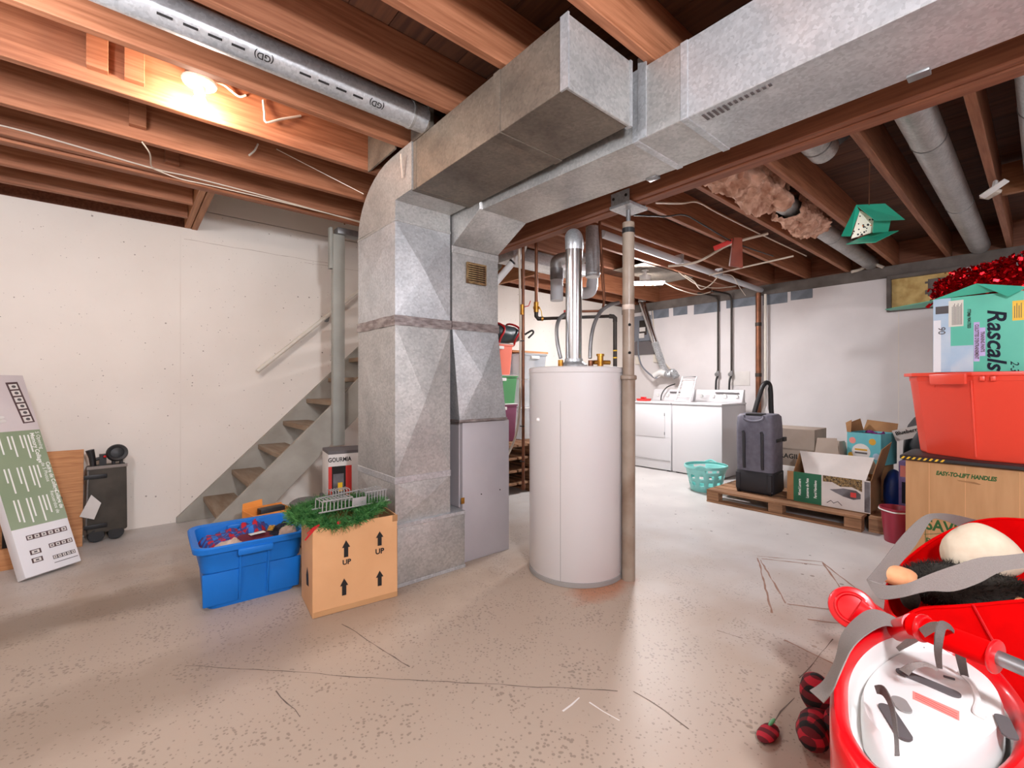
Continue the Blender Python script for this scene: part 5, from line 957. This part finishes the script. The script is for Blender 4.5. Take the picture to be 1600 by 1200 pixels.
# long green Christmas box with open flaps
X_, YA, YB, ZA, ZB = 4.67, .935, 1.50, PT+.002, .40
gx = thing('green_printed_box', (4.85, 1.2, ZA), 'long green and white printed box with open flaps at the front of the pallet', 'box')
m = MB(); e = .005; m.box(X_,X_+e,YA,YB,ZA,ZB).box(X_+.37,X_+.375,YA,YB,ZA,ZB).box(X_+e,X_+.37,YA,YA+e,ZA,ZB).box(X_+e,X_+.37,YB-e,YB,ZA,ZB).box(X_+e,X_+.37,YA+e,YB-e,ZA,ZA+e); m.build('carton', M['cardin'], gx, smooth=0)
MB().box(X_-.0012,X_,1.28,YB,ZA+.004,ZB).build('print_panel', M['greenb'], gx, smooth=0); MB().box(X_-.0012,X_,YA,1.28,ZA+.004,ZB).build('print_panel', M['cardw'], gx, smooth=0)
MB().prism([(X_-.0014,1.27,ZB),(X_-.0014,.99,ZB),(X_-.0014,.99,.30),(X_-.0014,1.06,.33),(X_-.0014,1.14,.32),(X_-.0014,1.2,.35),(X_-.0014,1.27,.345)], (-.0006,0,0)).build('garland_print', M['gold'], gx, smooth=0)
MB().prism([(X_-.0016,1.22,.285),(X_-.0016,1.17,.295),(X_-.0016,1.12,.31),(X_-.0016,1.03,.305),(X_-.0016,1.0,.28),(X_-.0016,1.0,.24),(X_-.0016,1.05,.225),(X_-.0016,1.12,.24),(X_-.0016,1.18,.265)], (-.0006,0,0)).build('bottle_print', M['glassd'], gx, smooth=0)
MB().box(X_-.0026,X_-.0022,1.03,1.07,.245,.285).build('label_print', M['redlid'], gx, smooth=0); MB().box(X_-.0015,X_,.937,.975,ZA+.01,ZB-.01).build('jar_print', M['glassd'], gx, smooth=0)
MB().tube([(X_-.002,1.24,.165),(X_-.002,1.21,.19),(X_-.002,1.19,.17),(X_-.002,1.16,.19),(X_-.002,1.13,.16)], .003, 5).build('wire_print', M['greyink'], gx, smooth=0)
for k_, s_ in enumerate(('Mixed Lantern', 'Lanterne de Fete', 'Farol Navideno')): text(s_, .030, basis(V(X_-.0014, 1.45-.062*k_, .265), (0,0,-1), (0,-1,0)) @ Matrix.Rotation(math.pi, 4, 'Z'), M['whiteink'], gx, bold=.0005, sx=.85)
MB().slab((X_,YA+.03,ZB),(X_,YB-.09,ZB),(X_+.10,YB-.02,.58),(X_+.12,YA+.0,.58),.005).jitter(.003,9).build('flap', M['cardw'], gx, smooth=0)
MB().slab((X_,YA,ZB),(X_+.375,YA,ZB),(X_+.36,YA-.07,.70),(X_+.05,YA-.06,.66),.005).build('flap', M['cardin'], gx, smooth=0)
MB().slab((X_,YB,ZB),(X_+.3,YB,ZB),(X_+.3,YB-.03,.56),(X_+.08,YB-.02,.56),.005).build('flap', M['cardin'], gx, smooth=0)
MB().slab((X_-.002,YB,ZA+.01),(X_-.002,YB+.055,ZA+.01),(X_-.002,YB+.05,ZB),(X_-.002,YB,ZB),.004).build('side_tab', M['cardin'], gx, smooth=0)
MB().slab((X_+.375,YA,ZB),(X_+.375,YB,ZB),(X_+.33,YB,.55),(X_+.33,YA+.05,.54),.005).build('flap', M['cardw'], gx, smooth=0)
cloth('crumpled_paper', TR((X_+.17, 1.20, .38)), .28, .40, .12, 'cardw', 3, 'crumpled white paper inside the long green printed box', 'paper')
cloth('patterned_bag', TR((X_+.20, 1.10, .47)), .16, .16, .08, 'leopard', 7, 'small patterned bag on the crumpled paper in the green box', 'bag'); MB().ball((X_+.15, 1.03, .53), .035, .04, .03).build('green_ornament', M['green'], label='small lime green ornament in the long green box', cat='ornament')
# things further right on the second pallet
def sack(name, c, r, mat, label, cat='bag', seed=1):
    m = MB(); n = 18; rings = []
    for k in range(13):
        a = -math.pi/2+math.pi*k/12; q = max(math.cos(a), .03); z = r[2]*math.sin(a)
        z = max(z, -r[2]*.8)
        rings.append([V(c[0]+r[0]*q*math.cos(t_)*(1+.2*noise.noise(V(t_*2, k*.4, seed))), c[1]+r[1]*q*math.sin(t_)*(1+.2*noise.noise(V(t_*2+5, k*.4, seed))), c[2]+r[2]*.8+z+.02*noise.noise(V(t_*3, k*.5, seed+4))*q) for t_ in [2*math.pi*i/n for i in range(n)]])
    return m.loft(rings).build(name, M[mat], label=label, cat=cat, smooth=60)
sack('blue_bag', (5.03, .845, PT), (.11,.075,.19), 'bluebag', 'crumpled blue bag on the pallet left of the purple box', seed=2)
bb = sack('black_bag', (5.50, .68, PT), (.20,.19,.46), 'blackbag', 'large black bag with a white label leaning behind the red tote', seed=5)
MB(basis(at(1418,677,X=5.36), (0,-1,.35), (0.1,.35,1))).box(-.10,.10,-.05,.05,0,.002).build('paper_label', M['cardw'], bb, smooth=0); text('Blueberry', .045, basis(at(1418,674,X=5.357), (0,-1,.35), (0.1,.35,1)), M['black'], bb, bold=.001)
px_ = thing('purple_box', (4.87,.66,PT), 'narrow purple printed box behind the cardboard box edge', 'box'); MB().box(4.72,4.90,.52,.765,PT+.001,.58).build('carton', M['purplebox'], px_, bev=.002); MB().box(4.7185,4.72,.70,.755,.46,.55).build('label_print', M['pinkink'], px_, smooth=0); MB().box(4.7185,4.72,.715,.745,.25,.42).build('bottle_print', M['navy'], px_, smooth=0)
# bucket
bk = thing('bucket', (4.40,.745,0), 'maroon plastic bucket on the floor beside the large cardboard box', 'bucket'); b0 = V(4.47,.735,0)
MB().lathe([(.07,0),(.074,.005),(.096,.245),(.105,.248),(.106,.262),(.096,.262),(.09,.25),(.07,.012)], 36, b0).build('pail', M['maroon'], bk); MB().tube(spline([b0+V(0,.104,.25), b0+V(-.06,.09,.245), b0+V(-.108,.0,.24), b0+V(-.06,-.09,.245), b0+V(0,-.104,.25)]), .005, 8).build('bail_handle', M['whitep'], bk)
# large cardboard box, black lid, red tote, teal carton, tinsel
EX, EY0, EY1, EZ = 4.05, -.16, .62, .685
eb = thing('handled_cardboard_box', (4.27,.23,0), 'large tan cardboard box with green lettering and a hand slot, under the red tote', 'box')
MB().box(EX,4.48,EY0,EY1,0,EZ).build('carton', M['card2'], eb, bev=.004)
fT = lambda px, py, d=.0006: basis(at(px, py, X=EX-d), (0,-1,0), (0,0,1))
text('EASY-TO-LIFT HANDLES', .036, fT(1508,744), M['greenink'], eb, shear=.2, bold=.0018, sx=.70)
c_ = at(1512, 753, X=EX-.001); MB().prism([(EX-.001,c_.y+.05,c_.z+.006),(EX-.001,c_.y+.04,c_.z-.002),(EX-.001,c_.y-.05,c_.z-.010),(EX-.001,c_.y-.06,c_.z-.006),(EX-.001,c_.y-.03,c_.z+.004)], (-.0008,0,0)).build('hand_slot', M['cardin'], eb, smooth=0)
text('SAVE', .10, fT(1474,824), M['greenink'], eb, bold=.003, sx=.78); text('RE', .05, fT(1455,846), M['greenink'], eb, bold=.001)
for (a_, b_) in (((1444,835),(1500,832)), ((1446,816),(1446,860)), ((1443,806),(1500,806))):
    p, q = at(*a_, X=EX-.001), at(*b_, X=EX-.001); MB().tube([p,q], .0015, 4).build('frame_print', M['greenink'], eb, smooth=0)
for y in (.50,.33,.10): MB().box(EX-.0005,EX,y-.002,y+.002,0,EZ-.01).build('corrugation_crease', M['cardin'], eb, smooth=0).data.materials[0] = M['card']
MB().box(EX-.0012,EX,.02,.08,.44,.50).build('orange_sticker', M['orangeb'], eb, smooth=0)
ld = thing('tote_lid', (4.26,.23,EZ), 'black tote lid with yellow hazard stripes between the cardboard box and the red tote', 'lid')
LT = TR((4.265,.24,EZ+.001)); MB(LT).loft([ring(.47,.80,.03,0), ring(.49,.82,.03,.008), ring(.49,.82,.03,.026), ring(.45,.78,.03,.034)]).build('lid', M['dark'], ld)
for k in range(8): MB(LT).hexa([(-.2455,.40-.028*k,.009),(-.2465,.40-.028*k,.009),(-.2465,.388-.028*k,.009),(-.2455,.388-.028*k,.009),(-.2455,.388-.028*k,.025),(-.2465,.388-.028*k,.025),(-.2465,.376-.028*k,.025),(-.2455,.376-.028*k,.025)]).build('yellow_stripe', M['yellow'], ld, smooth=0)
rt = thing('red_tote', (4.27,.23,EZ+.036), 'bright red-orange plastic tote stacked on the large cardboard box', 'tote')
def poly(s_, z, ex=0): 
    P = [(4.05,.30),(4.05,-.19),(4.52,-.19),(4.54,.63),(4.34,.66),(4.22,.60)]; cx, cy = 4.27, .22
    return [V(cx+(x-cx)*(s_+ex), cy+(y-cy)*(s_+ex), z) for x, y in P]
z0 = EZ+.036
MB().loft([poly(.80,z0), poly(.82,z0+.01), poly(.95,z0+.50), poly(.96,z0+.50), poly(.965,z0+.53), poly(1.03,z0+.532), poly(1.03,z0+.555), poly(.97,z0+.556), poly(.93,z0+.50), poly(.80,z0+.02)]).build('bin', M['redtote'], rt, bev=.004, smooth=25)
pA, pB = at(1450,592,X=4.10), at(1516,592,X=3.985); MB().slab(at(1455,585,X=4.14), at(1512,583,X=3.99), at(1512,600,X=3.99), at(1457,601,X=4.14), -.02).build('handle', M['redtote'], rt, bev=.006)
for px in (1535, 1552): p = at(px, 590, X=4.03); MB().box(4.02,4.06,p.y-.012,p.y+.012,p.z-.02,p.z+.01).build('rim_rib', M['redtote'], rt, bev=.003)
a_ = at(1468,640,X=4.19); MB().tube([at(1463,602,X=4.19), at(1476,706,X=4.27)], .022, 10).build('vertical_rib', M['redtote'], rt)
a_ = poly(.955,0); MB().tube([V(4.06,.305,z0+.5)+V(-.004,0,0), V(4.085,.285,z0+.02)], .006, 8).build('edge_bead', M['redtote'], rt)
ts = thing('teal_diaper_box', (4.35,.3,z0+.56), 'teal printed carton with open flaps on the red tote, full of red tinsel', 'box')
RX, RY0, RY1, RZ0 = 4.13, .085, .49, z0+.558; RZ1 = 1.765
m = MB(); e = .004; m.box(RX,RX+e,RY0,RY1,RZ0,RZ1).box(RX+.33,RX+.334,RY0,RY1,RZ0,RZ1).box(RX+e,RX+.33,RY0,RY0+e,RZ0,RZ1).box(RX+e,RX+.33,RY1-e,RY1,RZ0,RZ1).box(RX+e,RX+.33,RY0+e,RY1-e,RZ0,RZ0+e).build('carton', M['tealbox'], ts, smooth=0)
r_ = lambda y0, y1, za, zb, mat, d=.0008, nm='print_panel': MB().box(RX-d,RX-d+.0006,y0,y1,za,zb).build(nm, M[mat], ts, smooth=0)
r_(.405,.49,RZ0,RZ1,'skyp'); r_(.452,.488,RZ0,RZ0+.345,'paperw',.0012); r_(.41,.478,RZ1-.10,RZ1-.05,'greyink',.0014); r_(.30,.405,RZ0,RZ0+.17,'skyp',.0010)
r_(.345,.415,RZ1-.19,RZ1-.02,'offw',.0016,'sticker')
for k in range(9): r_(.352+.0055*k,.3545+.0055*k,RZ1-.18,RZ1-.04-.01*(k%3),'greyink',.0018,'text_line')
rT = lambda px, py: basis(at(px, py, X=RX-.0022), (0,0,-1), (0,-1,0))
text('Rascals', .115, rT(1556,530), M['navy'], ts, shear=.25, bold=.0022, sx=1.15); text('2-3', .05, rT(1585,572), M['navy'], ts, shear=.3)
for px, s_ in ((1526,"CULOTTES D'ENTRAINEMENT"), (1535,'TRAINING PANTS')):
    c_ = at(px, 534, X=RX-.001); L_ = .25 if 'C' in s_[:1] else .18; r_(c_.y-.013,c_.y+.013,c_.z-L_/2,c_.z+L_/2,'lilac',.0014,'text_band'); text(s_, .024, rT(px,534), M['brownink'], ts, bold=.0008, sx=.68)
text('ITEM# 90417033', .022, rT(1514,498), M['black'], ts, bold=.0006, sx=.8); text('90', .05, rT(1471,517), M['greyink'], ts, bold=.0006)
c_ = at(1591,485,X=RX); r_(c_.y-.024,c_.y+.024,c_.z-.06,c_.z+.06,'yellow',.0014,'sticker'); [r_(c_.y-.014+.009*k,c_.y-.011+.009*k,c_.z-.045,c_.z+.045-.015*(k%2),'greyink',.0018,'text_line') for k in range(4)]
MB().slab((RX,RY1,RZ1),(RX,RY0-.02,RZ1+.02),at(1575,463,X=RX-.06),at(1525,443,X=RX-.05),.003).build('flap', M['tealbox'], ts, smooth=0)
MB().slab((RX+.005,RY1,RZ1-.005),(RX+.33,RY1,RZ1-.005),(4.58,.79,1.775),(4.22,.76,1.742),.003).build('flap', M['tealbox'], ts, smooth=0)
tn = thing('tinsel_heap', (4.3,.25,RZ1-.1), 'heap of shiny red foil tinsel spilling from the teal carton', 'tinsel'); m = MB(); rnd = random.Random(11)
for k in range(5200):
    u = rnd.random(); v_ = rnd.random(); y = -.12+.62*u; x = RX+.05+.27*v_; h = .34*(.55+.45*math.sin(math.pi*min(1, max(0, v_))))*(1-.35*abs(u-.3)) + .03*noise.noise(V(x*12,y*12,1))
    if y > .43: h *= .8
    z = RZ1-.06+h*rnd.uniform(.35, 1); p = V(x+rnd.gauss(0,.015), y+rnd.gauss(0,.012), z); d = Vector((rnd.gauss(0,1),rnd.gauss(0,1),rnd.gauss(0,.8))).normalized(); s_ = d.orthogonal().normalized(); s_ = (Matrix.Rotation(rnd.uniform(0,6.28),3,d) @ s_)*rnd.uniform(.004,.011); l = rnd.uniform(.012,.035)
    m.add([p-s_, p+s_, p+d*l+s_, p+d*l-s_], [(0,1,2,3)])
m.build('foil_strips', M['tinsel'], tn, smooth=0, kind='stuff')
rings = []
for i in range(9):
    a = math.pi/2*i/8; q = max(math.cos(a), .05); rings.append([V(RX+.17+.14*q*math.cos(t_), .20+.26*q*math.sin(t_), RZ1-.08+.27*math.sin(a)) for t_ in [2*math.pi*k/20 for k in range(20)]])
MB().loft(rings).jitter(.02, 12).build('tinsel_core', M['tinsel'], tn, smooth=0)
# ================================================================== FOREGROUND RIGHT: CHILD SEAT, BAG, PLUSH
cs = thing('child_seat', at(1455,1110,Z=0), 'glossy red plastic child ride-on seat with a white shell and harness straps, nearest right', 'child seat')
RIM = [(1305,1085,1.13),(1312,1045,1.20),(1335,1012,1.28),(1370,988,1.36),(1410,978,1.42),(1450,986,1.42),(1500,1012,1.38),(1545,1047,1.30),(1580,1087,1.22),(1605,1130,1.12),(1603,1190,1.0),(1545,1240,.93),(1450,1250,.92),(1360,1220,.95),(1312,1150,1.04)]
rp = [at(x, y, F=f) for x, y, f in RIM]; n0 = len(rp)
ext = rp[-3:] + rp + rp[:4]; sp_ = spline(ext, 5); rim = sp_[15:15+5*n0]           # closed smooth rim
cen = sum(rim, Vector())/len(rim)
def rs(s_, dz, dc=V(0,0,0), flat=None): return [V(cen.x+(p.x-cen.x)*s_+dc.x, cen.y+(p.y-cen.y)*s_+dc.y, (p.z+dz) if flat is None else flat) for p in rim]
MB().loft([rs(.86,-.012), rs(.90,.012), rs(.96,.024), rs(1.01,.024), rs(1.05,.008), rs(1.06,-.03), rs(1.05,-.16), rs(.98,-.26), rs(.86,0,flat=.02), rs(.84,0,flat=0)], False, True).build('outer_shell', M['red'], cs, smooth=60)
MB().loft([rs(.86,-.012), rs(.85,-.018), rs(.84,-.05), rs(.82,-.085), rs(.70,-.10), rs(.3,-.105), rs(.02,-.105)], False, True).build('inner_shell', M['whitep'], cs, smooth=60)
off = V(.045,-.0,0)
ZB_ = cen.z
MB().loft([rs(.78,0,off,ZB_-.09), rs(.77,0,off,ZB_-.03), rs(.74,0,off,ZB_-.012), rs(.66,0,off,ZB_-.008), rs(.02,0,off,ZB_-.006)], False, True).build('seat_back', M['whitep'], cs, smooth=50)
ZP = cen.z - .0065
def slot(a, b, wpx, mat, name, h=.004):
    p, q = at(*a, Z=ZP), at(*b, Z=ZP); d = (q-p).normalized(); s_ = V(-d.y, d.x, 0)*wpx; pts = []
    for k in range(13): t_ = math.pi*k/12 - math.pi/2; pts.append(q + d*wpx*math.cos(t_) + s_.normalized()*wpx*math.sin(t_))
    for k in range(13): t_ = math.pi*k/12 + math.pi/2; pts.append(p + d*wpx*math.cos(t_) + s_.normalized()*wpx*math.sin(t_))
    MB().prism(pts, (0,0,h)).build(name, M[mat], cs, smooth=0)
slot((1412,1052),(1488,1084),.017,'greyink','harness_slot'); slot((1385,1108),(1412,1150),.016,'greyink','harness_slot'); slot((1405,1096),(1412,1108),.016,'tankring','vent_recess')
slot((1428,998),(1437,1002),.003,'greyink','strap_slit'); slot((1434,1008),(1443,1012),.003,'greyink','strap_slit'); slot((1476,1058),(1490,1062),.003,'greyink','strap_slit')
slot((1566,1124),(1578,1150),.014,'greyink','harness_slot')
MB().slab(at(1426,1080,Z=ZP), at(1426,1092,Z=ZP), at(1499,1126,Z=ZP), at(1499,1112,Z=ZP), .001).build('warning_label', M['pinkink'], cs, smooth=0)
for k in range(3):
    f = .25+.25*k; a_ = at(1430,1080+12*f,Z=ZP+.0015); b_ = at(1496,1112+14*f,Z=ZP+.0015); MB().tube([a_,b_], .0007, 4).build('text_line', M['redlid'], cs, smooth=0)
MB().tube(spline([at(1500,1050,Z=ZP+.004), at(1520,1070,Z=ZP+.004), at(1528,1095,Z=ZP+.004), at(1524,1112,Z=ZP+.004), at(1540,1122,Z=ZP+.004)]), .006, 8).build('moulded_ridge', M['whitep'], cs)
MB().tube(spline([at(1350,1058,Z=.31), at(1368,1050,Z=.34), at(1380,1030,Z=.36), at(1395,1015,Z=.38)]), .010, 8).build('moulded_ridge', M['beige'], cs)
for px, py, F_ in ((1316,1092,1.08),(1343,1105,1.05)):
    pass
k0 = at(1331,950,F=1.52); k1 = at(1395,985,F=1.46)
MB().tube([k0, k0.lerp(k1,.5)+V(0,0,-.01), k1+V(0,0,-.03)], [.058,.055,.045], 20).build('side_arm', M['red'], cs, smooth=50)
dk = (V(0,0,EYE)-k0).normalized(); MB().cyl(k0, k0+dk*.035, .066, 32).build('hub_cap', M['red'], cs, bev=.008); MB(basis(k0+dk*.0355, dk.orthogonal(), dk.cross(dk.orthogonal()))).lathe([(.038,0),(.042,.004),(.046,.004),(.05,0)], 32, cap0=False, cap1=False).build('hub_ring', M['red'], cs)
# push handle
g0_, g1_, g2_ = at(1425,975,F=1.24), at(1556,1026,F=1.08), at(1640,1062,F=1.0)
MB().cyl(g0_, g1_, .030, 24).build('foam_grip', M['redfab'], cs); MB().cyl(g1_.lerp(g0_,.03), g1_.lerp(g2_,.05), .040, 28).build('grip_collar', M['red'], cs, bev=.006); MB().cyl(g0_.lerp(g1_,.1), g0_.lerp(g1_,.2), .036, 28).build('grip_collar', M['red'], cs, bev=.006)
MB().cyl(g1_, g2_, .017, 20).build('handle_tube', M['steel'], cs); MB().tube(spline([g2_, g2_+(g2_-g1_)*.6+V(0,0,-.02), g2_+(g2_-g1_)*.9+V(0,0,-.15), V(g2_.x+.1,g2_.y-.12,.15)]), .017, 16).build('handle_tube', M['tank'], cs)
MB().tube([g0_.lerp(g1_,.05), at(1405,985,F=1.34)], .03, 16).build('handle_mount', M['red'], cs)
def strap(name, L_, R_, parent, mat='strap', th=.0025, n=4): MB().ribbon(spline([at(x,y,F=f) for x,y,f in L_], n), spline([at(x,y,F=f) for x,y,f in R_], n), th).build(name, M[mat], parent, smooth=60)
strap('harness_strap', [(1400,1012,1.33),(1425,990,1.24),(1448,974,1.15),(1464,971,1.11)], [(1405,1018,1.33),(1432,1004,1.24),(1455,990,1.15),(1465,984,1.11)], cs)
strap('harness_strap', [(1490,985,1.15),(1482,975,1.13),(1468,970,1.10),(1461,985,1.07),(1459,1015,1.08),(1463,1042,1.14)], [(1491,992,1.15),(1486,986,1.13),(1478,983,1.10),(1474,993,1.07),(1471,1018,1.08),(1472,1044,1.14)], cs, 'strapd')
strap('harness_strap', [(1492,1020,1.24),(1500,1050,1.25),(1506,1066,1.27)], [(1509,1024,1.22),(1513,1052,1.23),(1519,1074,1.25)], cs, 'strapd')
strap('harness_strap', [(1405,1046,1.24),(1422,1036,1.22),(1445,1035,1.20),(1466,1044,1.19)], [(1420,1056,1.23),(1430,1046,1.21),(1448,1042,1.20),(1464,1049,1.19)], cs)
strap('harness_strap', [(1366,1072,1.10),(1380,1072,1.08),(1395,1100,1.02),(1402,1140,.95),(1406,1180,.90)], [(1370,1084,1.10),(1380,1088,1.08),(1390,1108,1.02),(1396,1145,.95),(1398,1180,.90)], cs, 'strapd')
strap('wide_strap', [(1432,988,1.34),(1392,962,1.38),(1362,953,1.42),(1338,966,1.42),(1316,992,1.36),(1306,1030,1.24),(1288,1064,1.16),(1266,1080,1.15)], [(1432,998,1.30),(1408,985,1.30),(1384,978,1.30),(1358,990,1.24),(1334,1012,1.14),(1316,1048,1.06),(1302,1080,1.06),(1287,1099,1.09)], cs)
# red fabric bag
bg = thing('red_bag', rf(1.9,1.8,0), 'large open red fabric bag with grey webbing handles behind the child seat', 'bag')
BG = [(1400,966,1.66),(1440,951,1.62),(1500,947,1.60),(1560,942,1.58),(1640,932,1.58),(1700,905,1.70),(1740,865,1.86),(1690,828,2.02),(1600,812,2.08),(1530,814,2.10),(1460,842,2.06),(1405,886,1.98),(1384,925,1.82)]
q_ = [at(x,y,F=f) for x,y,f in BG]; ext = q_[-3:]+q_+q_[:4]; top_ = spline(ext, 5)[15:15+5*len(q_)]; bc = sum(top_, Vector())/len(top_)
def bs(s_, k): return [V(bc.x+(p.x-bc.x)*s_, bc.y+(p.y-bc.y)*s_, p.z*k) for p in top_]
wv = lambda R: [p + noise.noise_vector(p*7)*.012 for p in R]
MB().loft([top_, wv(bs(1.015,.85)), wv(bs(1.0,.6)), wv(bs(.97,.35)), bs(.92,.12), bs(.86,.005), bs(.84,.015), wv(bs(.955,.35)), wv(bs(.985,.6)), wv(bs(1.0,.85)), bs(.988,.995)], False, False).build('bag_shell', M['redfab'], bg, smooth=60)
MB().loft([bs(.85,.02), bs(.01,.03)], False, True).build('bag_base', M['redfab'], bg)
MB().tube(top_+[top_[0]], .006, 8, False).build('hem', M['redfab'], bg)
MB().tube([at(1520,945,F=1.585), at(1545,990,F=1.57), at(1575,1040,F=1.56)], .004, 6).build('seam', M['red'], bg)
strap('bag_handle', [(1525,812,2.12),(1490,804,2.05),(1462,802,1.95),(1440,808,1.88),(1410,836,1.80),(1375,880,1.72),(1354,905,1.68)], [(1505,826,2.12),(1488,818,2.05),(1470,812,1.95),(1454,814,1.88),(1430,852,1.80),(1400,888,1.74),(1378,912,1.70)], bg)
strap('bag_handle', [(1354,905,1.68),(1380,914,1.62),(1415,912,1.57),(1450,898,1.53),(1490,884,1.50),(1530,872,1.48),(1570,868,1.47),(1640,862,1.48),(1700,870,1.6)], [(1354,907,1.68),(1372,934,1.60),(1402,934,1.55),(1450,924,1.52),(1490,924,1.49),(1530,911,1.47),(1570,892,1.46),(1640,886,1.47),(1700,890,1.6)], bg)
strap('bag_handle', [(1700,870,1.6),(1720,890,1.68),(1715,930,1.72)], [(1700,890,1.6),(1708,900,1.68),(1700,935,1.72)], bg)
# plush toy in the bag
pt_ = thing('plush_toy', at(1500,915,F=1.78), 'black furry plush toy with a cream cap and orange feet lying in the red bag', 'plush toy')
def blob(cpx, F_, rx, ry, rz, rz_ang=0, tilt=0): 
    c_ = at(*cpx, F=F_); R3 = (Matrix.Rotation(-math.pi/2+YAW,3,'Z') @ Matrix.Rotation(tilt,3,'Y') @ Matrix.Rotation(rz_ang,3,'Z')); return c_, R3, rx, ry, rz
c_, R3, rx, ry, rz = blob((1505,918), 1.80, .24, .12, .085, 0, .08)
mbd = MB().ball(c_, rx, ry, rz, 28, 18, R3).jitter(.015, 12); base_v = list(mbd.v); mbd.build('furry_body', M['fur'], pt_, smooth=70)
m = MB(); rnd = random.Random(5)
for k in range(4200):
    v = Vector((rnd.gauss(0,1),rnd.gauss(0,1),rnd.gauss(0,1))).normalized(); p = c_ + R3 @ Vector((v.x*rx,v.y*ry,v.z*rz)); nn = (R3 @ Vector((v.x/rx,v.y/ry,v.z/rz))).normalized(); d = (nn+Vector((rnd.gauss(0,.5),rnd.gauss(0,.5),rnd.gauss(0,.5)))).normalized(); s_ = d.orthogonal().normalized()*.0015; l = rnd.uniform(.015,.03); m.add([p-s_,p+s_,p+d*l],[(0,1,2)])
m.build('fur_strands', M['fur'], pt_, smooth=0, kind='stuff')
# cap: a soft cone lying on its side
cc = at(1535,862,F=1.86); m = MB(); rings = []; ax = (at(1600,872,F=1.80)-at(1478,850,F=1.88)); st_ = at(1476,858,F=1.88); L_ = ax.length; axn = ax.normalized(); u_ = axn.cross(V(0,0,1)).normalized(); w_ = u_.cross(axn)
for i in range(17):
    t_ = i/16; r__ = .115*math.sin(math.pi*min(1,(t_*.9+.06)))**.55*(1-.12*t_); ce_ = st_+axn*L_*t_+V(0,0,.02*math.sin(math.pi*t_))
    rings.append([ce_+(u_*math.cos(a)*.8+w_*math.sin(a))*r__*(1+.10*noise.noise(V(t_*3,math.cos(a)*1.5,math.sin(a)*1.5))) for a in [2*math.pi*k/24 for k in range(24)]])
m.loft(rings).build('cream_cap', M['cream'], pt_, smooth=70)
c2, R2, a1_, a2_, a3_ = blob((1400,899), 1.74, .072, .05, .036, 0, .12)
MB().ball(c2, a1_, a2_, a3_, 20, 12, R2).jitter(.012, 14).build('orange_foot', M['orangep'], pt_, smooth=70)
MB().ball(at(1575,938,F=1.72), .05, .05, .03, 16, 10).build('orange_foot', M['orangep'], pt_, smooth=70)
MB().ball(at(1422,935,F=1.72), .035, .03, .04, 14, 10).build('black_wing', M['fur'], pt_, smooth=70)
# plaid bow on the floor
pw = thing('plaid_bow', at(1280,1110,Z=0), 'red and black buffalo plaid fabric bow on the floor at the child seat', 'bow')
def lobe(px, py, F_, rx, ry, rz, rot, nm='loop'):
    c_ = at(px,py,F=F_); R3 = Matrix.Rotation(rot,3,'Z'); MB().ball(c_, rx, ry, rz, 20, 12, R3).jitter(.012, 16).build(nm, M['plaidrb'], pw, smooth=60)
lobe(1276,1084,1.60,.056,.05,.075,.3); lobe(1272,1138,1.52,.095,.05,.05,.2); lobe(1322,1128,1.50,.07,.05,.055,-.7)
MB().ball(at(1293,1111,F=1.57), .03, .028, .03, 14, 10).build('knot', M['fur'], pw, smooth=60)
sb = thing('felt_leaf', at(1208,1140,Z=0), 'small red and green felt ornament lying at the bottom edge', 'ornament'); MB().ball(at(1200,1145,F=1.55), .06,.03,.012,14,8).build('red_petal', M['plaidrb'], sb); MB().ball(at(1206,1128,F=1.575), .026,.007,.004,14,8).build('green_leaf', M['green'], sb)
